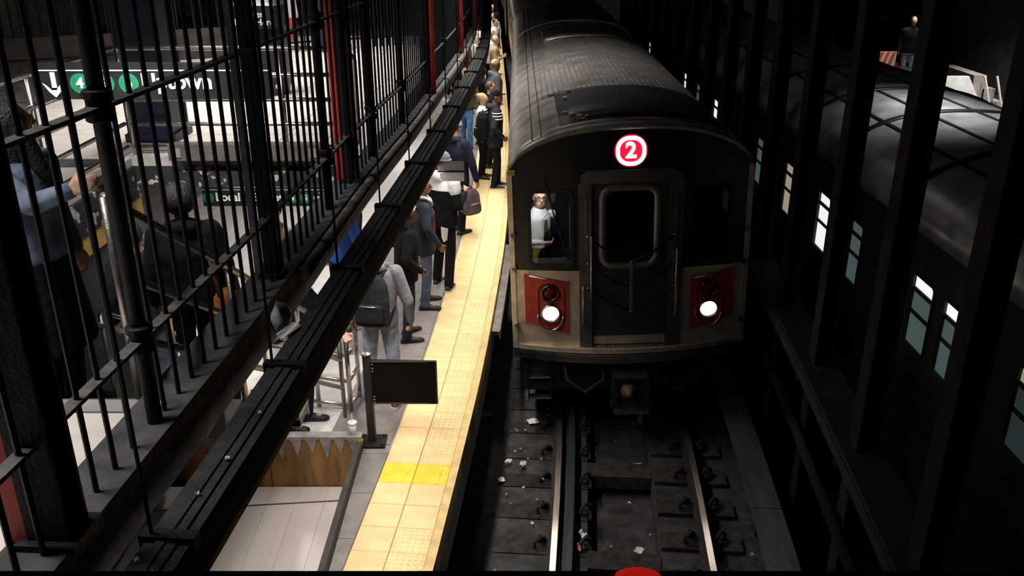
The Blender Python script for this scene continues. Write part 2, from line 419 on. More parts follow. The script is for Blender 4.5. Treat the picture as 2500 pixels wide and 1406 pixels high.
# continuous fluorescent raceway above the platform edge, hung on rods
Y0L, Y1L = 1.2, 40.0
rw = thing('light_raceway', 'long sooty black light raceway hung on rods above the platform edge', 'raceway')
b = MB(); strip(XL, Y0L, Y1L, .5, [(-.075,3.47),(.075,3.47),(.085,3.52),(.085,3.66),(-.085,3.66),(-.085,3.52)], b); b.build('housing', black_dull, rw)
y = Y0L; i = 0
while y < 26:      # lid planks on top: three long ridges per length with a joint gap
    y2 = min(y+1.28, Y1L)
    for dx, wd, dz in ((-.062, .036, .012), (-.021, .034, .022), (.020, .034, .018), (.062, .036, .010)):
        b = MB(); strip(XL, y+.012, y2-.012, .65, rect(dx-wd/2, dx+wd/2, 3.655, 3.668+dz), b); b.build('lid_plank', raceway_m, rw)
    b = MB(); a = slope(XL, y2); b.box((XL(y2), y2, 3.68), (.20, .05, .05), Matrix.Rotation(-a, 3, 'Z')); b.build('clamp', black_iron, rw)
    b = MB(); b.tube([(XL(y2)-.06, y2, 3.66), (XL(y2)-.06, y2, 8.2)], .007, 6); b.build('hanger_rod', black_iron, rw)
    y = y2; i += 1
tube_m = M('fluorescent_tube', (.9,.9,.9), .4, emit=(1,.93,.84), es=6)
y = 1.6
while y < 39:
    ln = 1.5 if y < 16 else 3.0
    b = MB(); b.tube([(XL(y)-.03, y, 3.455), (XL(y+ln-.06)-.03, y+ln-.06, 3.455)], .013, 6); b.tube([(XL(y)+.03, y, 3.455), (XL(y+ln-.06)+.03, y+ln-.06, 3.455)], .013, 6); b.build('fluorescent_tube', tube_m, rw)
    ym = y+ln/2
    o = area('raceway_lamp', (XL(ym), ym, 3.43), (.10, ln-.06), 10*ln, WARM, (0, 0, -slope(XL, ym)), 104)
    o.parent = rw
    y += ln
# mezzanine ceiling fixtures, and one added over the track
def ceiling_fixture(x, y, z, ln, power, label, rz=0, col=COOL, spread=115):
    t = thing('ceiling_light', label, 'light', (x, y, z), (0, 0, rz), 'ceiling lights')
    b = MB(); b.b2(-.16, .16, -ln/2, ln/2, .02, .09); b.build('housing', white_pl, t)
    b = MB(); b.b2(-.13, .13, -ln/2+.03, ln/2-.03, .005, .02); b.build('diffuser', tube_m, t)
    b = MB(); b.tube([(0, -ln/3, .09), (0, -ln/3, 8.2-z)], .01, 6); b.tube([(0, ln/3, .09), (0, ln/3, 8.2-z)], .01, 6); b.build('hanger', black_iron, t)
    o = area('lamp', (0, 0, 0), (.26, ln), power, col, spread=spread); o.parent = t
ceiling_fixture(-3.4, 10.4, 7.3, 3, 135, 'ceiling light over the far mezzanine floor beyond the stairs', spread=112)
ceiling_fixture(-3.0, 14.6, 7.3, 3, 125, 'ceiling light farthest along the mezzanine', spread=112)
ceiling_fixture(-5.6, 5.6, 7.3, 3, 60, 'ceiling light over the mezzanine left of the stairs', spread=95)
ceiling_fixture(-2.9, 2.7, 7.3, 1.2, 55, 'ceiling light over the top of the stairs', spread=80)
ceiling_fixture(-.35, 13.6, 7.4, 2.6, 62, 'added light over the track that brightens the train roof', spread=84)  # added lamp, brightens the train roof and the red pipes
t = thing('added_sign_light', 'added shaded light that brightens the uptown sign', 'light', (-2.5, 4.9, 6.35), (R(35), 0, 0))  # added lamp that lifts the lettering of the uptown sign
b = MB(); b.b2(-.55, .55, -.07, .07, .01, .08); b.b2(-.57, .57, -.09, -.07, -.06, .08); b.b2(-.57, .57, .07, .09, -.06, .08); b.build('shade', black_dull, t)
b = MB(); b.tube([(0, 0, .08), (0, 1.05, 1.52)], .012, 6); b.build('arm', black_iron, t)
o = area('lamp', (0, 0, 0), (1.0, .10), 26, COOL, spread=62); o.parent = t
# lights of the lower concourse under the mezzanine (visible only by what they light)
for k, (x, y, p) in enumerate(((-2.9, 9.8, 55), (-4.3, 8.6, 14), (-2.8, 13.0, 55), (-2.6, 18, 60))):
    t = thing('soffit_light', ['soffit light at the foot of the stairs', 'soffit light left of the stair foot', 'soffit light beyond the stair foot', 'soffit light far under the mezzanine'][k], 'light', (x, y, 3.42), group='lights under the mezzanine')
    b = MB(); b.b2(-.1, .1, -.6, .6, .01, .08); b.build('housing', white_pl, t)
    o = area('lamp', (0, 0, 0), (.16, 1.15), p, COOL); o.parent = t
t = thing('soffit_light', 'added short light that brightens the express sign', 'light', (-2.35, 7.82, 3.42), group='lights under the mezzanine')  # extra lamp added so the express sign reads bright
b = MB(); b.b2(-.6, .6, -.06, .06, .01, .08); b.build('housing', white_pl, t)
o = area('lamp', (0, 0, 0), (1.15, .09), 9, COOL); o.parent = t

# ================================================================== NEAR TRAIN
mask_m = M('black_mask', (.014,.015,.018), .35, 0, .3, 6, .05, 30)
front_ss = M('front_stainless', (.66,.55,.44), .45, .55, .25, 6, .08, 50)
door_m = M('door_grey', (.075,.080,.085), .45, .5, .25, 6, .08, 50)
roof_m = M('roof_grime', (.30,.275,.255), .42, .5, .45, 4, .2, 30)
roof_dk = M('roof_dark', (.035,.037,.040), .5, .3, .4, 6, .2, 40)
redpan_m = M('red_panel', (.42,.050,.025), .45, 0, .25, 8, .08, 30)
rubber = M('rubber', (.012,.012,.012), .7)
lens_m = M('headlight_lens', (1,1,1), .3, emit=(1,.93,.84), es=14)
glass_m = glass('window_glass')
TO = V((1.40, 9.3, .03))
train = thing('subway_train', 'silver subway train arriving at the platform, front black with route 2 sign', 'train', TO, (0, R(-2.2), R(-.3)))
def yf(x): return -.13*(1-(x/1.3)**2)
def zr(x):
    t = min(1, abs(x)/1.3); return 3.19+.485*(1-t**2.4)**.62
def fsolid(b, x0, x1, z0, z1, proud=0., th=.04, n=6):
    """curved panel following the front; z0,z1 may be functions of x"""
    Z0 = z0 if callable(z0) else (lambda x: z0); Z1 = z1 if callable(z1) else (lambda x: z1)
    rr = []
    for i in range(n+1):
        x = x0+(x1-x0)*i/n; y = yf(x)-proud
        rr.append([V((x, y, Z0(x))), V((x, y, Z1(x))), V((x, y+th, Z1(x))), V((x, y+th, Z0(x)))])
    return b.rings(rr)
def rrpath(x0, x1, z0, z1, rad, k=5):
    pts = []
    for cx, cz, a0 in ((x1-rad, z1-rad, 0), (x0+rad, z1-rad, 90), (x0+rad, z0+rad, 180), (x1-rad, z0+rad, 270)):
        for i in range(k+1):
            a = R(a0+90*i/k); pts.append((cx+rad*math.cos(a), cz+rad*math.sin(a)))
    return pts
def fring(b, x0, x1, z0, z1, rad, wd, proud, th):
    o = rrpath(x0, x1, z0, z1, rad); i_ = rrpath(x0+wd, x1-wd, z0+wd, z1-wd, max(.01, rad-wd)); rr = []
    for (a, c), (e, g_) in zip(o, i_):
        rr.append([V((a, yf(a)-proud, c)), V((e, yf(e)-proud, g_)), V((e, yf(e)-proud+th, g_)), V((a, yf(a)-proud+th, c))])
    return b.rings(rr, closed=True)
# black upper mask either side with windscreen openings, header, stainless lower panels
for s, nm in ((-1, 'left'), (1, 'right')):
    X = lambda a: s*a
    b = MB()
    for (xa, xb, za, zb) in ((.56, .645, 2.03, zr), (1.105, 1.29, 2.03, zr), (.645, 1.105, 2.03, 2.09), (.645, 1.105, 2.95, zr)):
        fsolid(b, min(X(xa), X(xb)), max(X(xa), X(xb)), za, (lambda x: zr(x)-.03) if zb is zr else zb, 0, .05)
    b.build('mask_panel', mask_m, train)
    b = MB(); xa, xb = sorted((X(.62), X(1.13))); fring(b, xa, xb, 2.06, 2.975, .09, .04, .014, .05); b.build('windscreen_gasket', rubber, train)
    b = MB(); fsolid(b, xa+.03, xb-.03, 2.09, 2.95, -.012, .008); b.build('windscreen', glass_m, train)
    xa, xb = sorted((X(.56), X(1.29)))
    b = MB(); fsolid(b, xa, xb, 1.10, 2.03, 0, .05); b.build('lower_panel', front_ss, train)
    xa, xb = sorted((X(1.285), X(1.345)))
    b = MB(); fsolid(b, xa, xb, 1.05, 3.17, .012, .10, 2); b.build('corner_post', front_ss, train)
    for zz in (2.45, 2.05, 1.35):
        b = MB(); b.box((s*1.30, -.02, zz), (.05,.05,.03)); b.box((s*1.285, -.04, zz), (.03,.03,.07)); b.build('corner_bracket', steel_dark, train)
    # red panel with lamps
    xa, xb = sorted((X(.69), X(1.19)))
    b = MB(); fsolid(b, xa, xb, lambda x: 1.25+.14*(abs(x)-.69)/.5, lambda x: 1.90+.09*(abs(x)-.69)/.5, .016, .03); rp = b.build('lamp_panel', redpan_m, train)
    xc = s*.90
    b = MB(); fring(b, xc-.155, xc+.155, 1.33, 1.90, .12, .018, .035, .04); b.build('lamp_surround', redpan_m, rp)
    y0 = yf(xc)-.02
    b = MB(); b.lathe((xc, y0, 1.77), [(.105, .0), (.105, -.035), (.085, -.04), (.08, -.02)], 20, 'y'); b.build('tail_lamp_bezel', M('dark_chrome', (.12,.11,.11), .3, .9), rp, True)
    b = MB(); b.ell((xc, y0-.015, 1.77), (.078,.03,.078), 16, 8); b.build('tail_lamp', M('tail_lens', (.10,.010,.008), .2), rp, True)
    b = MB(); b.lathe((xc, y0, 1.52), [(.115, .0), (.115, -.045), (.10, -.05), (.092, -.02)], 20, 'y'); b.build('headlight_bezel', steel, rp, True)
    b = MB(); b.ell((xc, y0-.02, 1.52), (.075,.022,.075), 18, 8); b.build('headlight', lens_m, rp, True)
    b = MB(); b.tube([(xc+.145*math.cos(R(a)), y0-.03, 1.50+.19*math.sin(R(a))) for a in range(175, 366, 12)], .013, 6); b.build('lamp_trim', steel, rp, True)
    l = bpy.data.lights.new('headlight_beam', 'SPOT'); l.energy = 45; l.spot_size = R(50); l.spot_blend = .8; l.color = (1,.93,.84); l.shadow_soft_size = .06
    lo = bpy.data.objects.new('headlight_beam', l); COL.objects.link(lo); lo.parent = rp; lo.location = (xc, y0-.06, 1.52); lo.rotation_euler = (R(-72), 0, 0)
    # grab rail over red panel
    b = MB(); z = 1.965; p = [(s*1.13, yf(1.13)-.01, z+.02), (s*1.13, yf(1.1)-.06, z+.02), (s*.70, yf(.7)-.06, z-.05), (s*.70, yf(.7)-.01, z-.05)]
    b.tube(p, .010, 6); b.build('grab_rail', steel, train, True)
b = MB(); fsolid(b, -.57, .57, 3.17, lambda x: zr(x)-.03, 0, .05, 8); b.build('header_panel', mask_m, train)
b = MB(); fsolid(b, -1.33, 1.33, lambda x: zr(x*.975)-.05, lambda x: zr(x*.975)+.012, .03, .12, 24); b.build('roof_rim', roof_m, train, True)
b = MB(); b.box((-1.29, -.03, 3.17), (.08,.06,.05)); b.build('rim_tip', M('tip_yellow', (.6,.42,.05), .5), train)
# door frame, door, window
for s in (-1, 1):
    b = MB(); xa, xb = sorted((s*.43, s*.57)); fsolid(b, xa, xb, 1.09, 3.05, .05, .08, 2); b.build('door_post', M('door_post_metal', (.16,.15,.145), .45, .7, .3, 7, .1), train)
    b = MB(); fsolid(b, s*.495-.008, s*.495+.008, 2.25, 2.92, .062, .02, 1); b.build('post_handrail', steel_dark, train)
b = MB(); pth = rrpath(-.57, .57, 2.60, 3.19, .10)
pts = [p for p in pth if p[1] > 3.03]
fsolid(b, -.55, .55, 3.05, lambda x: 3.19-.06*max(0, (abs(x)-.45)/.1)**2, .05, .08, 12); b.build('door_header', M('door_post_metal', (.16,.15,.145)), train)
b = MB()
for (xa, xb, za, zb) in ((-.43, -.29, 1.12, 3.05), (.27, .43, 1.12, 3.05), (-.29, .27, 1.12, 2.12), (-.29, .27, 2.98, 3.05)): fsolid(b, xa, xb, za, zb, -.01, .04, 3)
door = b.build('end_door', door_m, train)
b = MB(); fring(b, -.35, .33, 2.05, 3.03, .17, .075, .02, .05); b.build('window_frame', M('door_window_frame', (.30,.28,.265), .45, .7, .2, 7, .08), door, True)
b = MB(); fsolid(b, -.29, .27, 2.12, 2.98, -.02, .008, 4); b.build('window_pane', glass_m, door)
b = MB(); fsolid(b, -.41, .41, 1.12, 1.22, .004, .03, 4); b.build('kick_plate', front_ss, door)
# chains
ch = M('chain_black', (.010,.010,.011), .5, .5)
def sag(p, q, n=7, d=.03): return [V(p).lerp(V(q), i/n)+V((0, -.02*math.sin(math.pi*i/n), -d*math.sin(math.pi*i/n))) for i in range(n+1)]
for zt, zb in ((2.45, 2.17), (2.13, 1.87), (1.84, 1.585)):
    for s in (-1, 1):
        b = MB(); b.tube(sag((s*.46, -.20, zt), (0, -.24, zb)), .014, 6); b.build('safety_chain', ch, train, True)
        b = MB(); b.tube([(s*.46, -.17, zt+.01), (s*.465, -.20, zt+.012), (s*.49, -.20, zt+.02)], .010, 6); b.build('chain_hook', steel, train, True)
b = MB(); b.box((0, -.235, 1.88), (.035,.018,.60)); b.build('chain_strap', M('strap_grey', (.13,.135,.14), .6), train)
for zz in (2.17, 1.87, 1.585):
    b = MB(); b.lathe((0, -.245, zz), [(.022,.01),(.022,-.012),(.01,-.018)], 8, 'y'); b.build('chain_stud', steel_dark, train)
def handle(p0, p1, out, r=.012):
    b = MB(); a, c = V(p0), V(p1); o_ = V(out); b.tube([a, a+o_*.8, a.lerp(c, .04)+o_, a.lerp(c, .5)+o_, a.lerp(c, .96)+o_, c+o_*.8, c], r, 6); return b.build('grab_handle', steel, train, True)
handle((-.44, -.17, 1.72), (-.44, -.17, 2.46), (0, -.06, 0)); handle((-.53, -.15, 1.43), (-.53, -.15, 1.86), (0, -.06, 0)); handle((.50, -.16, 1.5), (.50, -.16, 2.3), (0, -.06, 0))
# anticlimber
def ya(x, e): return .02-(.30+e)*(1-(x/1.36)**2)
for i, (za, zb, e, mt_) in enumerate(((1.045, 1.10, -.03, front_ss), (.985, 1.035, .0, steel_dark), (.925, .975, -.02, steel_dark))):
    b = MB(); rr = []
    for k in range(21):
        x = -1.34+2.68*k/20; rr.append([V((x, ya(x, e), za)), V((x, ya(x, e), zb)), V((x, .12, zb)), V((x, .12, za))])
    b.rings(rr); b.build('anticlimber_plate', mt_, train)
b = MB(); rr = []
for k in range(21):
    x = -1.32+2.64*k/20; rr.append([V((x, ya(x, -.06), .93)), V((x, ya(x, -.06), 1.09)), V((x, .1, 1.09)), V((x, .1, .93))])
b.rings(rr); b.build('anticlimber_core', rubber, train)
tread_m = M('tread_plate', (.20,.185,.17), .5, .7, .3, 10)
for k in range(31):
    x = -.50+1.0*k/30; b = MB(); b.b2(x-.008, x+.008, ya(x, -.05)+.02, -.12, 1.10, 1.112); b.build('tread_rib', tread_m, train)
# coupler, steps, hoses, pilot underframe
b = MB(); b.b2(-.20, .20, -.32, .3, .42, .80); b.b2(-.23, .23, -.36, -.30, .40, .46); b.b2(-.21, -.16, -.38, -.30, .44, .80); b.b2(.16, .21, -.38, -.30, .44, .80); b.b2(-.21, .21, -.38, -.30, .76, .80); cp = b.build('coupler', M('coupler_steel', (.045,.038,.035), .55, .5, .4, 12, .4), train)
b = MB(); b.lathe((-.03, -.42, .62), [(.02, -.06), (.07, .0), (.10, .08), (.10, .12)], 12, 'y'); b.build('coupler_cone', M('cone_rust', (.14,.085,.06), .6, .4, .3, 14, .4), cp)
b = MB(); b.b2(-.20, .20, -.45, -.30, .36, .40); b.b2(.08, .13, -.42, -.36, .22, .36); b.build('coupler_shelf', steel_dark, cp)
b = MB(); b.b2(-1.25, 1.25, .05, 3.0, .45, .95); b.build('underframe', rubber, train)
lad = MB(); lad.b2(-1.19, -1.17, -.03, .0, .36, .92); lad.b2(-.92, -.90, -.03, .0, .36, .92); lad = lad.build('step_ladder', black_iron, train)
for zz in (.39, .67):
    b = MB(); b.b2(-1.17, -.92, -.06, .04, zz-.012, zz+.012); b.build('step_rung', steel, lad)
for x0, x1, zz in ((-.75, -.3, .55), (.3, .8, .55)):
    b = MB(); b.tube([(x0, -.05, .9), (x0+.02, -.18, .7), ((x0+x1)/2, -.24, zz), (x1, -.18, .68), (x1, -.1, .8)], .022, 8); b.build('brake_hose', rubber, train, True)
# route sign
rs = MB(); fsolid(rs, -.26, .26, 3.21, 3.57, .01, .03, 4); rs = rs.build('route_sign', M('sign_glass', (.008,.006,.007), .25), train)
led_red = M('led_red', (.5,.01,.02), .4, emit=(1,.006,.035), es=1.15); led_pink = M('led_white_hot', (1,.8,.85), .4, emit=(1,.62,.72), es=3.0); led_halo = M('led_halo', (.3,.0,.01), .5, emit=(1,.008,.02), es=.45)
cx, cz = -.012, 3.395; yy = -.155
b = MB(); b.lathe((cx, yy, cz), [(.178,0),(.178,-.004)], 32, 'y'); b.build('route_halo', led_halo, rs)
b = MB(); b.lathe((cx, yy-.004, cz), [(.125,0),(.125,-.004)], 32, 'y'); b.build('route_disc', led_red, rs)
b = MB(); b.rings([[V((cx+q*math.cos(t)*(1+.06*abs(math.sin(2*t))), yy-d, cz+q*math.sin(t)*(1+.06*abs(math.sin(2*t))))) for q, d in ((.118,.004),(.118,.016),(.158,.016),(.158,.004))] for t in [2*math.pi*i/40 for i in range(40)]], closed=True); b.build('route_ring', led_pink, rs)
o = link('route_numeral', text('2', .235, led_pink, .035, .003, 'CENTER'), rs, (cx, yy-.012, cz), (R(90), 0, 0))
# roof
CARL = 15.4
prof = [(-1.325+2.65*i/32) for i in range(33)]
b = MB(); b.rings([[V((x, yy_, zr(x*.98))) for x in prof]+[V((1.32, yy_, 3.14)), V((-1.32, yy_, 3.14))] for yy_ in (.06, .3, 2, 4, 6, 8, 10, 12, 14, CARL)]); b.build('roof_shell', roof_m, train, True)
def rsolid(b, x0, x1, y0, y1, up=.01, th=.03, n=10, ny=2):
    rr = []
    for i in range(n+1):
        x = x0+(x1-x0)*i/n; z = zr(x*.98)+up; rr.append([V((x, y0, z-th)), V((x, y0, z)), V((x, y1, z)), V((x, y1, z-th))])
    return b.rings(rr)
b = MB(); rsolid(b, -.74, 1.10, .22, 2.05, .012); hood = b.build('roof_hood', roof_dk, train, True)
b = MB(); rsolid(b, -.52, .62, .28, .62, .024); b.build('hood_vent', mask_m, hood, True)
for x in [-.5+.04*i for i in range(27)]:
    b = MB(); b.box((x, .45, zr(x)+.026), (.008,.30,.012)); b.build('vent_slat', roof_dk, hood)
for (x, y_, dx, dy) in ((-.62, 1.55, .05, .10), (-.66, .70, .06, .06), (-.60, .55, .05, .12), (-.56, 1.95, .05, .05), (-.52, .36, .05, .09)):
    b = MB(); b.box((x, y_, zr(x)+.03), (dx, dy, .04)); b.build('hood_fitting', M('beige_fitting', (.42,.36,.28), .6), hood)
for x in (-1.05, -.95):
    b = MB(); rsolid(b, x-.006, x+.006, .1, CARL-.1, .006, .02, 1); b.build('roof_seam', roof_dk, train)
RX = [-.88+.072*i for i in range(29)]
rib_m = M('roof_rib', (.26,.24,.225), .4, .5, .3, 5)
for x in RX:
    b = MB(); rsolid(b, x-.010, x+.010, 2.15, 7.15, .016, .03, 1); b.build('roof_rib', rib_m, train)
b = MB(); rsolid(b, -.8, 1.2, 2.05, 2.15, .014); b.build('roof_batten', roof_dk, train, True)
b = MB(); rsolid(b, -.72, .9, 7.35, 9.0, .05, .08); ac = b.build('cooling_unit', steel_dark, train, True)
b = MB(); rsolid(b, -.72, .95, 9.02, 9.25, .02, .03); b.build('cooling_gap', mask_m, ac, True)
for x in [-.3+.07*i for i in range(18)]:
    b = MB(); rsolid(b, x-.012, x+.012, 7.4, 8.95, .062, .02, 1); b.build('cooling_fin', roof_dk, ac)
b = MB(); rsolid(b, -1.31, 1.31, 10.3, 10.42, .02, .04, 24); b.build('roof_band', front_ss, train, True)
b = MB(); rsolid(b, -.6, .9, 10.9, 11.6, .03, .05); b.build('roof_hatch', roof_dk, train, True)
# sides: posts, doors and windows
side_m = M('side_stainless', (.48,.455,.42), .32, .9, .2, 5, .06, 40)
def car_side(root, s, length, mat, winmat, tag_):
    b = MB(); b.b2(s*1.27, s*1.32, .0, length, 1.0, 1.95); b.b2(s*1.27, s*1.32, .0, length, 2.85, 3.19)
    y_ = .9
    segs = []
    lay = [(0, 1.1)]; y_ = 1.1
    dcount = 0
    wins = []; doors = []
    while y_ < length-1.0:
        doors.append((y_, y_+1.25)); y_ += 1.25
        if y_+2.6 < length:
            wins += [(y_+.2, y_+1.25), (y_+1.4, y_+2.45)]
        y_ += 2.65
    cuts = sorted(wins+doors); p = 0.
    for a, c in cuts:
        if a > p: b.b2(s*1.27, s*1.32, p, a, 1.95, 2.85)
        p = c
    b.b2(s*1.27, s*1.32, p, length, 1.95, 2.85)
    body = b.build('side_wall', mat, root)
    for a, c in wins:
        b = MB(); b.b2(s*1.28, s*1.30, a, c, 1.95, 2.85); b.build('side_window', winmat, root)
        b = MB(); b.b2(s*1.29, s*1.33, a, c, 2.58, 2.62); b.build('window_bar', rubber, root)
    for a, c in doors:
        for q0, q1 in ((a, (a+c)/2-.005), ((a+c)/2+.005, c)):
            b = MB(); b.b2(s*1.275, s*1.315, q0, q1, 1.05, 2.0); b.b2(s*1.275, s*1.315, q0, q0+.12, 2.0, 2.9); b.b2(s*1.275, s*1.315, q1-.12, q1, 2.0, 2.9); b.b2(s*1.275, s*1.315, q0, q1, 2.75, 2.95)
            d = b.build('side_door', mat, root)
            b = MB(); b.b2(s*1.28, s*1.295, q0+.12, q1-.12, 2.0, 2.75); b.build('door_pane', winmat, d)
side_dark_glass = M('side_glass_dark', (.05,.05,.05), .1, 0, .1)
car_side(train, -1, CARL, side_m, side_dark_glass, 'a'); car_side(train, 1, CARL, side_m, side_dark_glass, 'b')
for zz in (1.12, 1.22, 1.32, 1.42, 1.52, 1.62, 1.72, 1.82):
    b = MB(); b.b2(-1.335, -1.318, .1, CARL, zz-.02, zz+.02); b.build('side_flute', side_m, train)
# cab interior
b = MB(); b.b2(-1.26, 1.26, .05, 1.8, 1.0, 1.06); b.b2(-1.26, 1.26, 1.75, 1.8, 1.06, 3.1); b.b2(-.56, -.53, .2, 1.75, 1.06, 3.1); b.b2(.5, .53, .2, 1.75, 1.06, 3.1); b.b2(-1.268, -1.255, .06, 1.75, 1.06, 3.1); b.b2(1.255, 1.268, .06, 1.75, 1.06, 3.1); b.build('cab_partition', M('cab_grey', (.03,.032,.034), .7), train)
b = MB(); b.b2(-1.2, -.6, .10, .38, 1.06, 2.02); b.b2(-.70, -.64, .06, .1, 2.1, 2.14); b.build('cab_console', M('console_brown', (.06,.05,.042), .6), train)
b = MB(); b.b2(-.665, -.652, .03, .045, 2.25, 2.75); b.build('reflection_strip', white_pl, train)  # white bar standing in for light reflected in the window frame
b = MB(); b.tube([(-.86+.105*math.cos(R(a)), yf(.86)-.022, 2.60+.115*math.sin(R(a))) for a in range(0, 360, 15)], .003, 5, closed=True); b.build('reflection_ring', M('reflection_red', (.22,.05,.05), .5), train)  # reddish reflection on the glass, drawn as a thin ring
b = MB(); b.tube([(-.95, yf(.9)-.03, 3.12), (-.80, yf(.8)-.035, 2.55), (-.74, yf(.75)-.03, 2.35)], .008, 5); b.build('wiper_arm', rubber, train)
l = bpy.data.lights.new('cab_lamp', 'AREA'); l.shape = 'DISK'; l.size = .10; l.energy = 1.7; l.color = (1,.95,.9); l.spread = R(90)
lo = bpy.data.objects.new('cab_lamp', l); COL.objects.link(lo); lo.parent = train; lo.location = (-1.0, .10, 3.07); lo.rotation_euler = (R(38), 0, 0)
b = MB(); b.b2(-1.08, -.92, .06, .22, 3.115, 3.135); b.build('cab_lamp_housing', white_pl, train)

# following cars of the same train
def plain_car(name, label, y0, length, parent_x, rot, winmat, ribs=True, mat=side_m, rm=roof_m, group=None, flip=False):
    t = thing(name, label, 'train', (parent_x, y0, .03), rot, group)
    b = MB(); b.rings([[V((x, yy_, zr(x*.98))) for x in prof]+[V((1.32, yy_, 1.0)), V((-1.32, yy_, 1.0))] for yy_ in (.1, .1001)]); b.build('end_wall', mask_m, t)
    b = MB(); b.rings([[V((x, yy_, zr(x*.98))) for x in prof]+[V((1.32, yy_, 3.0)), V((-1.32, yy_, 3.0))] for yy_ in (0, length/3, 2*length/3, length)]); b.build('roof_shell', rm, t, True)
    car_side(t, -1, length, mat, winmat, name); car_side(t, 1, length, mat, side_dark_glass, name)
    b = MB(); b.b2(-1.25, 1.25, 0, length, .45, 1.02); b.build('underframe', rubber, t)
    if ribs:
        for x in RX:
            b = MB(); rsolid(b, x-.010, x+.010, 4.5, length-4.5, .016, .03, 1); b.build('roof_rib', rib_m, t)
        b = MB(); rsolid(b, -.72, .9, 1.8, 3.9, .05, .08); b.build('cooling_unit', roof_dk, t, True)
        b = MB(); rsolid(b, -.72, .9, length-3.9, length-1.8, .05, .08); b.build('cooling_unit', roof_dk, t, True)
    return t
plain_car('subway_car', 'second car of the arriving silver train, behind the lead car', 9.3+CARL+.35, 15.4, XC(25)+.0, (0, R(-2.2), R(1.0)), side_dark_glass)
plain_car('subway_car', 'third car of the arriving silver train, farthest back', 9.3+2*(CARL+.35), 15.4, XC(41)-.0, (0, R(-2.0), R(2.2)), side_dark_glass)

# ================================================================== FENCE ALONG THE MEZZANINE EDGE
FTOP = 7.4
bar_me = MB().tube([(0,0,0),(0,0,FTOP-ZM-.04)], .0105, 6).mesh('bar', black_iron)
round_post = MB(); round_post.tube([(0,0,0),(0,0,FTOP-ZM)], .031, 12); round_post_me = round_post.mesh('post', black_iron, True)
collar_b = MB(); collar_b.lathe((0,0,0), [(.045,-.05),(.052,-.045),(.052,.0),(.044,.005),(.044,.03),(.052,.035),(.052,.06),(.044,.065)], 12); collar_me = collar_b.mesh('collar', black_iron)
RAILZ = (4.12, 5.04, 5.96, 6.88)
COLY = [2.42, 4.78, 6.82, 10.75, 14.3, 18.0]      # columns standing in the fence line
bays = [(1.15, 2.42), (2.42, 4.78), (4.78, 6.82), (6.82, 10.75), (10.75, 14.3), (14.3, 18.0), (18.0, 21.0)]
rail_iron = M('rail_iron', (.075,.072,.070), .7, 0, .4, 20, .4, 40)
for i, (ya_, yb_) in enumerate(bays):
    t = thing('iron_fence', f'{ORD[i]} bay of the black iron bar fence on the mezzanine edge', 'fence', (0, 0, ZM+.04), group='bays of the iron bar fence')
    n = int(round((yb_-ya_-.18)/.141))
    posts = {1: [3.15], 2: [6.07], 3: [7.62, 9.0], 4: [12.5], 5: [16.1]}.get(i, [])
    for k in range(n+1):
        y = ya_+.10+k*(yb_-ya_-.20)/n
        if any(abs(y-p) < .06 for p in posts): continue
        link('bar', bar_me, t, (XF(y), y, 0))
    for z in RAILZ:
        b = MB(); strip(XF, ya_+.05, yb_-.05, .7, rect(-.024, .024, z-ZM-.04-.008, z-ZM-.04+.008), b); b.build('rail', rail_iron, t)
    for p in posts:
        link('post', round_post_me, t, (XF(p), p, 0))
        for z in RAILZ: link('collar', collar_me, t, (XF(p), p, z-ZM-.04))
# pipe beside the curb
pp = thing('conduit_pipe', 'thick grey conduit pipe running along the fence curb', 'pipe')
b = MB(); b.tube([(XF(y)+.115, y, 3.70) for y in [4.9+.5*i for i in range(26)]], .042, 10); b.build('pipe', M('pipe_paint', (.17,.155,.14), .7, 0, .4, 12, .5, 30), pp, True)
for i in range(8):
    y = 5.4+1.6*i; b = MB(); b.tube([(XF(y)+.115, y-.02, 3.70), (XF(y)+.115, y+.02, 3.70)], .05, 10); b.box((XF(y)+.09, y, 3.66), (.06,.04,.08)); b.build('pipe_clip', black_iron, pp)
# columns in the fence line; some have a red painted flange
for i, y in enumerate(COLY):
    red = i != 1
    lab = ['big red and black steel column nearest the camera at the left edge', 'thick black column standing between the two near fence bays', 'black column with a dull red flange behind the signs', 'black column with a bright red pipe, fourth along the fence', 'black column with a bright red pipe, fifth along the fence', 'black column with a bright red pipe, farthest along the fence'][i]
    t = thing('steel_column', lab, 'column', (XF(y)-(.025 if i == 1 else 0), y, ZM+.04), (0, 0, -slope(XF, y)), 'columns in the fence line')
    hh = 8.2-ZM-.04
    wd = (.13, .07, .10, .10, .10, .10)[i]
    fw = (.07, .036, .05, .05, .05, .05)[i]
    b = MB(); b.b2(-fw, fw, -wd/2, -wd/2+.014, 0, hh); b.build('flange', black_iron, t)
    b = MB(); b.b2(-fw, fw, wd/2-.014, wd/2, 0, hh); b.build('flange', black_iron, t)
    b = MB(); b.b2(-.012, .012, -wd/2, wd/2, 0, hh); b.build('web', black_iron, t)
    b = MB(); b.b2(-fw-.03, fw+.03, -wd/2-.03, wd/2+.03, 0, .03); b.build('base_plate', black_iron, t)
    if i >= 3:
        b = MB(); b.tube([(fw+.045, -.03, .0), (fw+.045, -.03, hh)], .030, 8); b.build('red_pipe', red_paint, t, True)
    elif red:
        b = MB(); b.b2(-fw-.062, -fw-.002, -wd/2+.01, wd/2-.01, .0, hh); b.build('red_flange', red_paint, t)
    else:
        b = MB(); b.b2(-.10, -.066, -.02, .03, 0, hh); b.build('side_angle', M('angle_grey', (.10,.10,.105), .6, 0, .4, 10, .3), t)
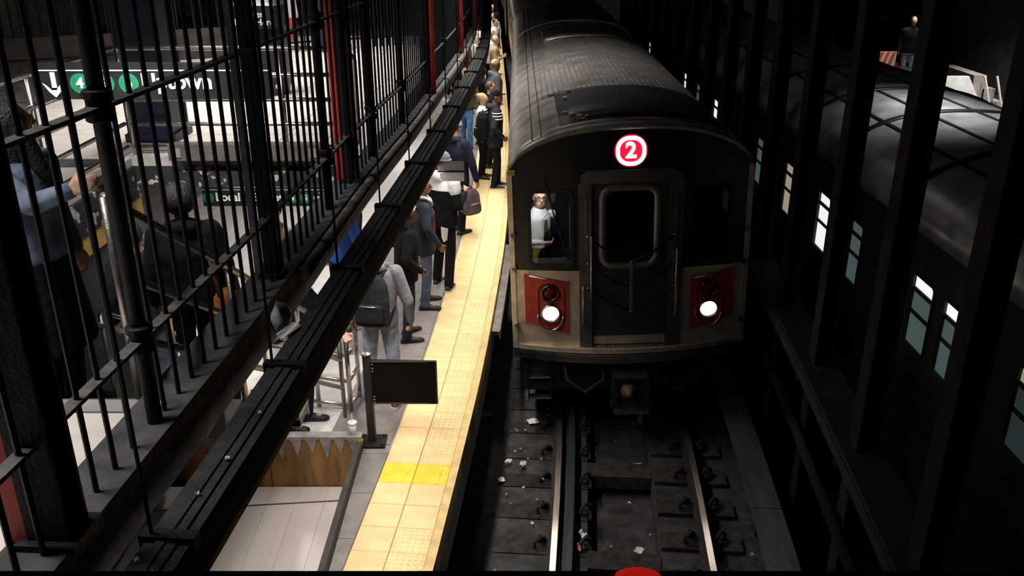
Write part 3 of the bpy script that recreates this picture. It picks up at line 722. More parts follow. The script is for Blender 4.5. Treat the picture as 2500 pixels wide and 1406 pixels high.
# ================================================================== MEZZANINE FURNITURE
def railing(name, label, pts, heights, post_idx, r=.019, mat=steel, base=None):
    t = thing(name, label, 'railing')
    for h in heights:
        b = MB(); b.tube([V(p)+V((0,0,h)) for p in pts], r, 8); b.build('rail', mat, t, True)
    for i in post_idx:
        b = MB(); p = V(pts[i]); b.tube([p, p+V((0,0,max(heights)))], r, 8); b.build('post', mat, t, True)
    return t
HS = (.92, .70, .49, .28, .08)
gx0, gx1, gy = SW_X0+.0, XF(7.5)-.10, SW_Y1+.07
t = railing('guard_railing', 'stainless guard railing across the far side of the stair well', [(gx0, gy, ZM+.05), (gx0+.7, gy, ZM+.05), (gx0+1.35, gy, ZM+.05), (gx1-.12, gy, ZM+.05)], HS, (0, 1, 2))
b = MB(); b.tube([(gx1-.12, gy, ZM+.97), (gx1-.04, gy, ZM+.945), (gx1, gy, ZM+.87), (gx1, gy, ZM+.5), (gx1, gy, ZM+.2), (gx1-.04, gy, ZM+.13), (gx1-.12, gy, ZM+.10)], .019, 8); b.build('end_loop', steel, t, True)
railing('guard_railing', 'stainless guard railing along the left side of the stair well', [(SW_X0-.05, SW_Y0+.1, ZM+.05), (SW_X0-.05, SW_Y0+1.4, ZM+.05), (SW_X0-.05, SW_Y0+2.8, ZM+.05), (SW_X0-.05, gy, ZM+.05)], HS, (0, 1, 2))
def stair_pt(y): return ZM-(y-SW_Y0)/(7.62-SW_Y0)*(ZM-ZP)
railing('stair_handrail', 'stainless stair handrail on the fence side of the stairs', [(SW_X1-.04, y, stair_pt(y)) for y in (3.45, 4.8, 6.2, 7.6)], (.95, .62, .32), (0, 1, 2, 3), .021, steel_dark)
railing('stair_handrail', 'stainless stair handrail on the left wall of the stairs', [(SW_X0+.14, y, stair_pt(y)) for y in (3.45, 4.8, 6.2, 7.6)], (.9, .78), (0, 1, 2, 3), .019, steel_dark)
t = thing('handrail_loop', 'bright curved steel handrail end in the middle of the stairs', 'handrail')
b = MB(); b.tube([(-2.62, 6.1, 2.4), (-2.62, 6.1, 3.05), (-2.60, 6.15, 3.30), (-2.52, 6.25, 3.42), (-2.40, 6.3, 3.45)], .032, 10); b.build('rail', steel, t, True)
b = MB(); b.tube([(-2.42, 6.28, 3.40), (-2.3, 6.4, 3.47)], .014, 6); b.build('red_strip', M('red_strip', (.6,.01,.02), .4), t, True)
# dark box beam on the stair well curb
t = thing('box_beam', 'dark grey boxed beam lying along the stair well curb', 'beam', (-2.28, SW_Y1-.10, ZM+.06))
b = MB(); b.b2(-.66, .66, -.06, .06, .0, .14); b.build('beam', M('beam_grey', (.10,.098,.095), .8, 0, .3, 8, .3), t)
for x in (-.58, .0, .58):
    b = MB(); b.b2(x-.03, x+.03, -.07, -.06, .03, .11); b.build('fixing_plate', concrete, t)
# navy columns
for k, (x, y, wd, lab) in enumerate(((-3.45, 8.55, .42, 'wide navy blue column behind the uptown sign'), (-2.92, 14.9, .42, 'navy blue column on the far mezzanine beyond the bin'))):
    t = thing('navy_column', lab, 'column', (x, y, ZM))
    b = MB(); b.b2(-wd/2, wd/2, -wd/2, wd/2, 0, 8.2-ZM); b.build('shaft', navy_paint, t)
    for sx in (-1, 1):
        for sy in (-1, 1):
            b = MB(); b.b2(sx*(wd/2-.02), sx*(wd/2+.008), sy*(wd/2-.02), sy*(wd/2+.008), 0, 8.2-ZM); b.build('corner_angle', navy_paint, t)
    b = MB(); b.b2(-wd/2-.03, wd/2+.03, -wd/2-.03, wd/2+.03, 0, .08); b.build('base', navy_paint, t)
# bright red pipe on the far left
t = thing('red_standpipe', 'bright red standpipe at the top left beyond the stairs', 'pipe', (-4.62, 7.0, ZM))
b = MB(); b.tube([(0,0,.0),(0,0,4.4)], .045, 12); b.build('pipe', red_paint, t, True)
b = MB(); b.tube([(.09,.0,0),(.09,0,4.4)], .03, 10); b.build('pipe', M('red_paint_dark', (.16,.012,.012), .5), t, True)
for z in (.06, 1.2, 2.4):
    b = MB(); b.lathe((0,0,z), [(.06,-.05),(.06,.05)], 12); b.build('coupling', red_paint, t)
# far fence of dark bars at the back of the mezzanine
t = thing('far_fence', 'dark bar fence at the far left back of the mezzanine', 'fence', (0, 0, ZM))
fb = MB().tube([(0,0,0),(0,0,3.2)], .016, 6).mesh('bar', black_iron)
for i in range(62): link('bar', fb, t, (-8.1+.105*i, 12.0+.062*i, 0))
for z in (.15, 1.6, 3.0):
    b = MB(); b.bar((-8.1, 12.0, z), (-1.6, 15.84, z), .05, .03); b.build('rail', black_iron, t)
b = MB(); b.bar((-8.1, 12.0, .2), (-3.6, 14.66, .2), .05, .5); b.build('kick_panel', M('kick_brown', (.06,.045,.04), .8, 0, .4, 8), t)
# litter bin
t = thing('litter_bin', 'black litter bin with white lettering on the mezzanine floor', 'bin', (-3.02, 11.0, ZM))
bin_m = M('bin_black', (.014,.015,.018), .5, 0, .2, 6, .1)
b = MB(); b.loft([((0,0,.0), .24, .22), ((0,0,.10), .27, .24), ((0,0,.62), .29, .26), ((0,0,.66), .29, .26)], 20, 5); b.build('body', bin_m, t)
b = MB(); b.loft([((0,0,.66), .25, .22), ((0,0,.80), .25, .22)], 20, 5); b.build('opening', M('bin_inside', (.004,.004,.004), .9), t)
b = MB(); b.loft([((0,0,.79), .29, .26), ((0,0,1.05), .30, .27), ((0,0,1.12), .24, .21)], 20, 5); hd = b.build('hood', bin_m, t)
b = MB(); b.b2(-.22, .22, -.275, -.262, 1.05, 1.075); b.build('stripe', sign_white, hd)
for k, (s_, z) in enumerate((('Litter', .955), ('Keep Here', .865))):
    link('lettering', text(s_, .105, sign_white, .02, .002, 'CENTER'), hd, (0, -.285, z), (R(90), 0, 0))
gm = M('bin_green', (.22,.42,.14), .5)
b = MB(); b.lathe((0,0,0), [(.055,0),(.055,.004)], 14, 'y'); b.build('green_badge', gm, t, loc=(-.16, -.272, .52))
b = MB(); b.b2(-.20, -.02, -.272, -.262, .44, .49); b.build('green_badge', gm, t)
b = MB(); b.tube([(.0+.045*math.cos(R(a)), -.272, .34+.045*math.sin(R(a))) for a in range(0, 360, 40)], .009, 5, closed=True); b.build('recycling_mark', sign_white, t)
link('lettering', text('You can do', .05, sign_white, .02, .002, 'CENTER'), t, (0, -.272, .25), (R(90), 0, 0))
link('lettering', text('We recycle', .05, sign_white, .02, .002, 'CENTER'), t, (0, -.268, .19), (R(90), 0, 0))
b = MB(); b.lathe((.2,-.26,.12), [(.03,0),(.03,-.006)], 14, 'y'); b.build('recycling_mark', sign_white, t)
# ---- signs
def bullet(parent, x, z, ch_, r):
    b = MB(); b.lathe((x, -.022, z), [(r, 0), (r, -.004)], 28, 'y'); d = b.build('route_bullet', sign_green, parent)
    link('route_number', text(ch_, r*1.45, sign_white, .03, .002, 'CENTER'), d, (x, -.029, z), (R(90), 0, 0))
t = thing('uptown_sign', 'long black sign reading 4 5 6 Uptown with a down arrow', 'sign', (-3.30, 6.25, 4.625), (0, 0, R(0)))
b = MB(); b.b2(0, 1.62, -.02, .02, -.125, .125); b.build('board', sign_black, t)
b = MB(); b.b2(.0, 1.62, -.024, -.02, .070, .078); b.build('white_line', sign_white, t)
b = MB(); b.b2(.085, .118, -.026, -.02, -.06, .062); b.prism([(.045,-.03),(.02,-.012),(.06,-.075),(.10,-.112),(.102,-.112),(.185,-.025),(.158,-.008),(.118,-.05),(.118,-.045),(.085,-.045),(.085,-.07)], -.006, 'y', -.02)
b.build('arrow', sign_white, t)
for x, c in ((.285, '4'), (.455, '5'), (.625, '6')): bullet(t, x, -.015, c, .070)
link('lettering', text('Uptown', .150, sign_white, .025, .002), t, (.712, -.024, -.005), (R(90), 0, 0))
for x in (.15, 1.45):
    b = MB(); b.tube([(x, 0, .12), (x, 0, 8.2-4.625)], .009, 6); b.build('hanger', black_iron, t)
t = thing('express_sign', 'black sign reading 6 Local and Express 4 5 with a right arrow', 'sign', (-3.02, 8.30, 3.175))
b = MB(); b.b2(0, 1.40, -.02, .02, -.095, .09); b.build('board', sign_black, t)
b = MB(); b.b2(.0, 1.35, -.024, -.02, .068, .073); b.build('white_line', sign_white, t)
b = MB(); b.b2(.455, .460, -.024, -.02, -.06, .068); b.build('divider', sign_white, t)
bullet(t, .055, -.01, '6', .055); bullet(t, .875, -.01, '4', .052); bullet(t, 1.005, -.01, '5', .052)
link('lettering', text('Local', .115, sign_white, .025, .002), t, (.125, -.024, -.005), (R(90), 0, 0))
link('lettering', text('Express', .112, sign_white, .025, .002), t, (.405+.07, -.024, -.005), (R(90), 0, 0))
b = MB(); b.b2(1.085, 1.11, -.026, -.02, -.025, .005); b.b2(1.12, 1.16, -.026, -.02, -.025, .005); b.prism([(1.135,.045),(1.165,.045),(1.225,-.01),(1.165,-.065),(1.135,-.065),(1.165,-.018),(1.165,-.0)], -.006, 'y', -.02); b.build('arrow', sign_white, t)
for x in (.2, 1.2):
    b = MB(); b.tube([(x, 0, .09), (x, 0, .32)], .009, 6); b.build('hanger', black_iron, t)
# ================================================================== PLATFORM FURNITURE
# stair pit with raised curb, rusty end wall, pale sloped lining
px0, px1, py0, py1 = -3.30, -1.42, 3.6, 7.0
pit = thing('stair_pit', 'raised dark curb and linings of the stair pit beside the warning strip', 'stair pit'); pit['kind'] = 'structure'
curb_m = M('pit_curb', (.045,.042,.042), .8, 0, .3, 8, .3)
b = MB(); b.b2(px1-.02, px1+.03, py0, py1+.05, -1.5, 1.22); b.build('side_wall', curb_m, pit)
rustwall = M('rust_stained_plate', (.30,.16,.055), .7, .2, .5, 2.2, .1, 20, stretch=(3,1,.6), spot=((.12,.075,.04), 3, .55, .2))
for i in range(2):
    b = MB(); x1 = px1-.03-.82*i; b.b2(x1-.81, x1, py1-.02, py1+.02, .55, 1.24); b.build('end_plate', rustwall, pit)
tooth_m = M('tooth_cap_grey', (.33,.315,.30), .6, .3, .3, 12, .1)
for i in range(10):  # sawtooth of light and shade on the end wall, built as grey triangles
    x1 = px1-.005-.115*i*(1+.03*i); wd = .10*(1+.03*i)
    b = MB(); b.prism([(x1-wd, 1.24), (x1, 1.24), (x1-wd*.45, 1.24-.15-.03*(i % 3))], -.012, 'y', py1-.02); b.build('light_shade_tooth', tooth_m, pit)
b = MB(); b.b2(px0, px1+.03, py1-.03, py1+.07, 1.24, 1.265); b.build('curb_cap', tooth_m, pit)
b = MB(); b.prism([(px1-.01, 1.24), (px1+.045, 1.24), (px1+.01, 1.08)], -.012, 'y', py1-.02); b.build('yellow_tooth', M('tooth_yellow', (.6,.42,.05), .6), pit)
lining = M('pale_lining', (.60,.55,.53), .32, .0, .06, 2, .06, 25, stretch=(6,.5,1))
for i in range(7):
    x1 = px1-.05-.262*i
    b = MB(); y2, z2, y3, z3 = py1-.03, .72, 3.8, .60
    b.add([(x1-.259, y2, z2), (x1, y2, z2), (x1, y3, z3), (x1-.259, y3, z3), (x1-.259, y2, z2-.03), (x1, y2, z2-.03), (x1, y3, z3-.03), (x1-.259, y3, z3-.03)], [(0,1,2,3),(4,5,6,7),(0,1,5,4),(1,2,6,5),(2,3,7,6),(3,0,4,7)]); b.build('lining_panel', lining, pit)
b = MB(); b.add([(px0, 6.62, .712), (px1-.05, 6.78, .717), (px1-.05, 6.765, .717), (px0, 6.605, .712)], [(0,1,2,3)]); b.build('lining_joint', curb_m, pit)
# railing round the stair top
t = thing('platform_railing', 'bright stainless railing beside the black sign post on the platform', 'railing', (0,0,ZP))
for a, c in (((-1.62, 7.72), (-2.7, 8.02)), ((-1.62, 7.72), (-1.58, 8.02))):
    for z in (.92, .62, .34, .06):
        b = MB(); b.tube([(a[0], a[1], z), (c[0], c[1], z)], .022, 8); b.build('rail', steel, t, True)
for (x, y_) in ((-1.62, 7.72), (-1.96, 7.815), (-1.58, 8.02), (-2.5, 7.965)):
    b = MB(); b.tube([(x, y_, 0), (x, y_, .92)], .024, 8); b.build('post', steel, t, True)
b = MB(); b.tube([(-1.62, 7.72, .92), (-1.617, 7.76, 1.0), (-1.585, 7.98, 1.0), (-1.58, 8.02, .92)], .022, 8); b.build('top_loop', steel, t, True)
# sign post with black panel seen from behind
t = thing('platform_sign', 'black panel on a short black post beside the warning strip', 'sign', (-1.32, 7.14, ZP))
b = MB(); b.box((0, 0, .012), (.26,.22,.024)); b.build('base_plate', black_iron, t)
for sx in (-1, 1):
    for sy in (-1, 1):
        b = MB(); b.lathe((sx*.10, sy*.08, .02), [(.014,0),(.014,.018),(.006,.02)], 6); b.build('anchor_bolt', black_iron, t)
b = MB(); b.b2(-.035, .035, -.035, .035, .02, .93); b.build('post', M('post_black', (.018,.018,.02), .5, .2, .3, 14, .2, spot=((.10,.09,.08), 20, .68, .05)), t)
b = MB(); b.lathe((0,0,.93), [(.05,0),(.048,.015),(.02,.03)], 10); b.build('post_cap', steel_dark, t)
b = MB(); b.box((.335, -.03, .67), (.60,.035,.43), Matrix.Rotation(R(-2), 3, 'Z')); b.build('panel', M('panel_black', (.003,.003,.0034), .7, spec=.15), t)
b = MB()
for q in ((.04, .455), (.04, .885)): b.b2(q[0], .64, -.055, -.045, q[1]-.006, q[1]+.006)
b.b2(.628, .64, -.065, -.045, .455, .885); b.build('panel_edge', M('panel_edge', (.05,.03,.025), .5), t)
for z in (.86, .82, .79, .53, .50, .47):
    b = MB(); b.lathe((.055, -.05, z), [(.009,0),(.009,-.008),(.004,-.010)], 8, 'y'); b.build('bolt', steel, t)
# cup on the curb
t = thing('paper_cup', 'white lidded cup with a straw standing on the pit curb', 'cup', (-1.475, 7.03, 1.265))
b = MB(); b.lathe((0,0,0), [(.030,0),(.040,.115)], 18); b.build('cup', white_pl, t, True)
b = MB(); b.lathe((0,0,.115), [(.044,0),(.044,.010),(.036,.016),(.030,.012)], 18); b.build('lid', white_pl, t)
b = MB(); b.tube([(0,0,.1),(.0,.012,.21)], .004, 6); b.build('straw', white_pl, t)
# white double plate on a rod by the raceway
t = thing('plate_sign', 'pair of white plates on a black rod under the raceway', 'sign', (XL(8.33)+.10, 8.33, 3.41))
b = MB(); b.b2(.0, .235, -.01, .0, .02, .105); b.build('upper_plate', M('plate_grey', (.42,.42,.42), .5), t)
b = MB(); b.b2(.0, .235, -.01, .0, -.09, -.005); b.build('lower_plate', white_pl, t)
b = MB(); b.tube([(-.02, -.02, .01), (.235, -.02, .01)], .008, 6); b.build('rod', black_iron, t)

# ================================================================== RIGHT SIDE: COLUMNS, BENCH BEAM, SECOND TRAIN, FAR PLATFORM
XR = lambda y: XC(y) + 1.80
rc = [3.22+1.5*i for i in range(15)]
for i, y in enumerate(rc):
    t = thing('track_column', f'{ORD[i]} dark steel column in the row right of the near track', 'column', (XR(y), y, -.5), (0, 0, -slope(XC, y)), 'columns between the tracks')
    hh = 8.7; dy = .13 if i > 4 else .11
    for s in (-1, 1):
        b = MB(); b.b2(s*.075-.008, s*.075+.008, -dy, dy, 0, hh); b.build('flange', rust_col, t)
    b = MB(); b.b2(-.075, .075, -.008, .008, 0, hh); b.build('web', black_dull, t)
    b = MB(); b.b2(-.10, .10, -dy-.03, dy+.03, 0, .04); b.build('base_plate', black_dull, t)
    for z in (.5, 1.2, 1.75, 3.0):
        b = MB(); b.lathe((-.084, -dy*.6, z), [(.012,0),(.012,-.008)], 6, 'x'); b.build('rivet', rust_col, t)
t = thing('bench_beam', 'broad dark duct beam running along the column row right of the track', 'beam')
bm_m = M('duct_paint', (.026,.027,.031), .85, 0, .35, 7, .35, 35, spec=.15)
b = MB(); strip(XR, 2.6, 26, 1, rect(-.20, -.085, 1.50, 1.62), b); b.build('duct', bm_m, t)
b = MB(); strip(XR, 2.6, 26, 1, rect(-.19, .16, 1.62, 1.66), b); b.build('cover_plate', bm_m, t)
b = MB(); strip(XR, 2.6, 26, 1, rect(-.20, -.16, .9, 1.0), b); b.build('cable', black_dull, t)
for i, y in enumerate(rc[:12]):
    b = MB(); b.b2(XR(y)-.21, XR(y)-.08, y-.03, y+.03, 1.46, 1.50); b.build('bracket', black_iron, t)
# second train on the far track
win_bright = M('lit_window', (.8,.8,.78), .3, emit=(.86,.90,.86), es=1.0); win_dim = M('dim_window', (.05,.08,.09), .2, emit=(.10,.15,.15), es=.5); win_warm = M('warm_window', (.3,.27,.2), .3, emit=(.42,.36,.25), es=.7); win_faint = M('faint_window', (.02,.03,.03), .2, emit=(.05,.07,.075), es=.35)
T2X = 5.13
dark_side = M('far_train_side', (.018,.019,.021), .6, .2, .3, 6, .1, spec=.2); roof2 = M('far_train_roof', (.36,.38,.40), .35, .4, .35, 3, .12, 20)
t2 = thing('second_train', 'dark second train standing on the far track behind the columns', 'train', (T2X, 1.5, 0))
L2 = 31.0
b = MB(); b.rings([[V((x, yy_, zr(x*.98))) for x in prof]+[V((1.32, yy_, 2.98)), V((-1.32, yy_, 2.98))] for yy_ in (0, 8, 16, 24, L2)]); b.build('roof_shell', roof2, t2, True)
for y_ in (3.4, 5.1, 6.6, 8.4, 9.9, 11.8):
    b = MB(); rsolid(b, -1.25, 1.25, y_, y_+.10, .02, .04, 16); b.build('roof_band', mask_m, t2, True)
for x in (-.9, -.45, .1, .6):
    b = MB(); rsolid(b, x-.015, x+.015, 0, L2, .016, .03, 1); b.build('roof_rib', dark_side, t2)
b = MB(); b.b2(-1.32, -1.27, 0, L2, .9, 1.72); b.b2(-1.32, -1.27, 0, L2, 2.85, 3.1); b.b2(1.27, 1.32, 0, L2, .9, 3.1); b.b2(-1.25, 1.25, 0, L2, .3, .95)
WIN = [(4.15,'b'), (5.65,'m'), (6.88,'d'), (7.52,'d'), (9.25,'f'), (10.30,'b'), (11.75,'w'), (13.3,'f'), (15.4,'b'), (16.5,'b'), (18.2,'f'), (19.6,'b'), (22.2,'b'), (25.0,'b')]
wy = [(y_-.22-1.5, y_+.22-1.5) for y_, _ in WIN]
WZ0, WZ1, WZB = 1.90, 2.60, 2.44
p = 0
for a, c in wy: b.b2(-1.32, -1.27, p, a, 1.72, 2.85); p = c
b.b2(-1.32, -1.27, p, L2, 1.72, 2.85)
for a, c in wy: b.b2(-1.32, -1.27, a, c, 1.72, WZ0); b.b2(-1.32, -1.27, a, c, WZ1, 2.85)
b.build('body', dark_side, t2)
for i, (a, c) in enumerate(wy):
    s_ = WIN[i][1]; up = {'b': win_bright, 'd': win_bright, 'm': win_warm, 'w': win_warm, 'f': win_dim}[s_]; lo_ = {'b': win_bright, 'd': win_dim, 'm': win_faint, 'w': win_warm, 'f': win_dim}[s_]
    ww = MB(); ww.tube([(-1.325, q[0], q[1]) for q in rrpath(a, c, WZ0, WZ1, .05)], .014, 6, closed=True); ww = ww.build('window_frame', rubber, t2)
    b = MB(); b.b2(-1.295, -1.29, a, c, WZB+.02, WZ1); b.build('transom_pane', up, ww)
    b = MB(); b.b2(-1.295, -1.29, a, c, WZ0, WZB-.02); b.build('pane', lo_, ww)
    b = MB(); b.b2(-1.31, -1.28, a, c, WZB-.02, WZB+.02); b.b2(-1.31, -1.28, a, c, 2.20, 2.235); b.build('mullion', rubber, ww)
# far platform beyond the second train
fp = MB(); fp.b2(6.75, 14, 1, 45, .5, ZP); fp.build('far_platform_slab', concrete, kind='structure')
b = MB(); b.b2(13.8, 14, 1, 45, -.5, 8.2); b.build('wall_right', M('far_wall', (.10,.10,.105), .8, 0, .3, 3), kind='structure')
for k, (x, y, p) in enumerate(((4.95, 10.2, 34), (9.3, 16.4, 200), (10.4, 23.4, 120))):  # the first lamp is added, to brighten the second train's roof
    t = thing('far_platform_light', ['added light that brightens the roof of the second train', 'light over the white stairs of the far platform', 'light over the striped barricade on the far platform'][k], 'light', (x, y, (5.15, 4.9, 4.9)[k]), group='far platform lights')
    b = MB(); b.b2(-.12, .12, -1.2, 1.2, .01, .10); b.b2(-.01, .01, -.8, -.78, .1, 3.0); b.b2(-.01, .01, .78, .8, .1, 3.0); b.build('housing', black_dull, t)
    o = area('lamp', (0,0,0), (.2, (1.6, 2.3, 2.3)[k]), p*.5, COOL, spread=(70, 120, 120)[k]); o.parent = t
b = MB(); b.b2(8.8, 12.2, 22.9, 27, ZP, 1.65); b.build('far_landing', concrete, kind='structure')
# striped barricade
t = thing('barricade', 'orange and white striped barricade on the far platform', 'barricade', (10.0, 24.2, 1.65))
ob = M('barricade_orange', (.55,.09,.03), .6)
b = MB(); b.b2(-.42, .30, -.02, .02, .42, .80); b.build('board', M('barricade_white', (.7,.55,.42), .6), t)
for i in range(4):
    x = -.40+.16*i; b = MB(); b.prism([(x, .42), (x+.08, .42), (x+.20, .80), (x+.12, .80)], -.008, 'y', -.02); b.build('stripe', ob, t)
for x in (-.36, .24):
    b = MB(); b.b2(x-.03, x+.03, .02, .06, 0, .80); b.b2(x-.03, x+.03, -.3, .3, 0, .05); b.build('stand', black_iron, t)
t = thing('red_flag', 'small red flag hanging beside the striped barricade', 'flag', (9.95, 23.6, 1.65))
b = MB(); b.prism([(0, .10), (.14, .10), (.2, .60), (.1, .56)], .02, 'y'); b.build('cloth', M('flag_red', (.6,.04,.02), .6), t)
b = MB(); b.tube([(.15, .02, 0), (.2, .02, .7)], .01, 6); b.build('stick', black_iron, t)
# white stair wall with pale railings, far platform
t = thing('white_stair', 'white stair wall with pale slanting railings on the far platform', 'stairs', (9.25, 17.6, ZP))
b = MB(); b.prism([(-.7, 0), (-.7, 1.75), (-.25, 1.75), (.25, .9), (.25, 0)], .06, 'y'); b.build('side_wall', M('glowing_white', (.85,.85,.85), .5), t)
for i in range(6):
    b = MB(); b.b2(-.1+.22*i, .15+.22*i, .1, 1.5, 0, 1.75-.26*i); b.build('stair_block', M('stone_block', (.34,.30,.27), .7, 0, .3, 6, .2, rnd=.2), t)
for i in range(5):
    b = MB(); b.tube([(.05+.24*i, -.02, 1.75), (.45+.24*i, -.06, .55)], .022, 8); b.build('rail', white_pl, t)
b = MB(); b.tube([(.75, -.08, 1.7), (.5, -.1, .6)], .022, 8); b.build('brace', white_pl, t)
# ledge in front of the camera, with a red glow built on it as an emissive blob
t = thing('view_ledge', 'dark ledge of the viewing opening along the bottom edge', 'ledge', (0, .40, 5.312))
b = MB(); b.b2(-1.2, 1.2, -.06, .0, -.12, -.002); b.build('ledge', black_dull, t)
b = MB(); b.loft([((.070, -.008, -.004), .0135, .006), ((.070, -.008, .0025), .0125, .005), ((.070, -.008, .005), .008, .003)], 16, 2); b.build('red_glow', M('red_glow', (.4,.01,.01), .4, emit=(1,.02,.012), es=.32), t, True)
b = MB(); b.loft([((.058, -.008, -.004), .005, .005), ((.058, -.008, .001), .004, .004)], 12, 2); b.build('glow_fringe', M('red_glow_dark', (.2,.005,.005), .5), t, True)  # dim edge of the same red glow
# ================================================================== LITTER
def scrap(kind, label, loc, sx, sy, mat, rz=0, group=None, curl=.01, tilt=(0,0)):
    b = MB(); n = 4; rr = []
    for i in range(n+1):
        row = []
        for j in range(n+1):
            x = (i/n-.5)*sx; y = (j/n-.5)*sy
            row.append(V((x, y, curl*(math.sin(i*1.7+j*.9)+1)*.5)))
        rr.append(row)
    vs = [p for r in rr for p in r]; fs = []
    for i in range(n):
        for j in range(n): fs.append((i*(n+1)+j, (i+1)*(n+1)+j, (i+1)*(n+1)+j+1, i*(n+1)+j+1))
    m = len(vs); vs2 = vs+[p-V((0,0,.002)) for p in vs]; fs2 = fs+[tuple(q+m for q in f[::-1]) for f in fs]
    b.add(vs2, fs2); o = b.build(kind, mat); o.location = loc; o.rotation_euler = (tilt[0], tilt[1], rz)
    return tag(o, label, 'litter', group)
ZT = -.125
scrap('paper_scrap', 'white square of paper beside the left rail near the train', (.26, 9.55, ZT), .13, .12, white_paper, .3)
scrap('paper_scrap', 'white paper card lying in the middle of the track trough', (1.33, 7.45, -.415), .085, .10, white_paper, -.5)
scrap('paper_scrap', 'small white card left of the track, level with the yellow tiles', (-.12, 8.30, ZT), .07, .08, white_paper, .2)
scrap('paper_scrap', 'crumpled white paper beside the platform wall, nearer the train', (-.05, 8.65, ZT), .09, .05, white_paper, .6, curl=.03)
scrap('plastic_wrapper', 'pale crinkled wrapper left of the ties near the train', (.12, 8.58, ZT), .09, .06, white_pl, 1.1, curl=.04)
scrap('plastic_wrapper', 'crinkled pale wrapper between the guard rail and the trough', (.72, 7.32, -.125), .10, .06, white_pl, 2.1, curl=.05)
scrap('plastic_wrapper', 'red and white wrapper caught against the left rail', (.66, 7.12, -.125), .04, .10, M('wrapper_red', (.5,.2,.2), .5, 0, .6, 20), .1, curl=.04)
scrap('stick_litter', 'thin pale stick lying across the trough', (1.45, 8.62, -.13), .10, .012, white_paper, .05)
scrap('paper_scrap', 'small grey newspaper piece below the platform edge', (-.33, 9.7, ZT), .14, .10, M('newsprint', (.25,.25,.25), .9), .7, curl=.03)
for i in range(46):
    y = random.uniform(6.3, 10.2); dx = random.choice([random.uniform(-1.35, -.85), random.uniform(-.3, .28), random.uniform(.85, 1.5), random.uniform(-1.35, -.85)])
    z = ZT+.0 if abs(dx) > .45 else -.41
    if dx > .8: z = -.105
    s_ = random.uniform(.012, .035)
    scrap('litter_speck', 'tiny pale litter speck on the track bed', (XC(y)+dx, y, z), s_, s_*random.uniform(.5, 1.4), white_paper if i % 3 else M('speck_tan', (.4,.3,.18), .8), random.uniform(0, 6), 'litter specks on the track bed', .01)
# litter on the raceway and behind the curb
scrap('paper_scrap', 'folded white leaflet lying on the light raceway', (XL(4.12)-.09, 4.12, 3.70), .045, .17, white_paper, -.35, curl=.01, tilt=(0, .4))
b = MB(); b.ell((0,0,0), (.055,.08,.095), 14, 10); b.v = [tuple(V(p)*(1+.18*math.sin(9*p[0]*12+p[2]*40)*math.cos(p[1]*45))) for p in b.v]
o = b.build('plastic_bag', M('grey_plastic_bag', (.42,.42,.45), .4, 0, .4, 14, .4, 30), smooth=True); o.location = (XL(4.35)-.20, 4.35, 3.66); tag(o, 'crumpled grey plastic bag wedged beside the raceway', 'litter')
for k, (x, y, s_, lab) in enumerate(((XL(2.72), 2.72, .016, 'round pale bottle cap on the raceway lid'), (XL(2.95)+.02, 2.95, .02, 'ring shaped scrap on the raceway lid'), (XL(2.35)-.05, 2.35, .02, 'white crumb on the raceway near the camera'), (XL(2.3)+.02, 2.28, .03, 'torn white wrapper on the raceway near the camera'), (XL(3.3)+.03, 3.3, .014, 'small pale dot of litter on the raceway lid'))):
    scrap('litter_crumb', lab, (x, y, 3.694), s_, s_*.8, white_paper, k, curl=.012)
t = thing('bottle_cap', 'white bottle cap lying on the tile floor behind the fence', 'cap', (-1.475-.02, 3.29, ZM+.045))
b = MB(); b.lathe((0,0,0), [(.015,0),(.015,.012),(.012,.014)], 14); b.build('cap', white_pl, t)

# ================================================================== PEOPLE
def fab(name, col, var=.25, rough=.92, bump=.55, bs=16): return M('fabric_'+name, col, rough, 0, var, 9, bump, bs, spec=.2)
SKIN = {'light': M('skin_light', (.50,.30,.21), .55, 0, .1, 12), 'brown': M('skin_brown', (.20,.095,.05), .5, 0, .12, 12), 'dark': M('skin_dark', (.085,.042,.026), .5, 0, .12, 12)}
HAIR = {'black': M('hair_black', (.012,.010,.010), .5, 0, .4, 40, .6, 90), 'brown': M('hair_brown', (.06,.028,.015), .5, 0, .4, 40, .6, 90), 'blond': M('hair_blond', (.42,.26,.12), .5, 0, .3, 40, .6, 90), 'grey': M('hair_grey', (.10,.085,.075), .6, 0, .4, 40, .6, 90)}
EYE = M('eye_dark', (.01,.008,.008), .2); LIP = M('lip', (.22,.08,.06), .5); SHOE_B = M('shoe_black', (.010,.010,.011), .6, 0, .3, 20, .3); SOLE = M('shoe_sole', (.6,.58,.55), .6); SOLE_B = M('sole_black', (.012,.012,.012), .8)
ARMS = {'down': ((.075,-.035,-.29), (.085,.03,-.54)), 'pocket': ((.13,-.10,-.26), (.06,.09,-.45)), 'phone': ((.07,.00,-.29), (-.03,.24,-.20)), 'strap': ((.10,-.02,-.28), (-.02,.17,-.10)), 'fold': ((.10,.02,-.28), (-.12,.20,-.27)), 'back': ((.09,-.14,-.26), (.03,-.20,-.46))}
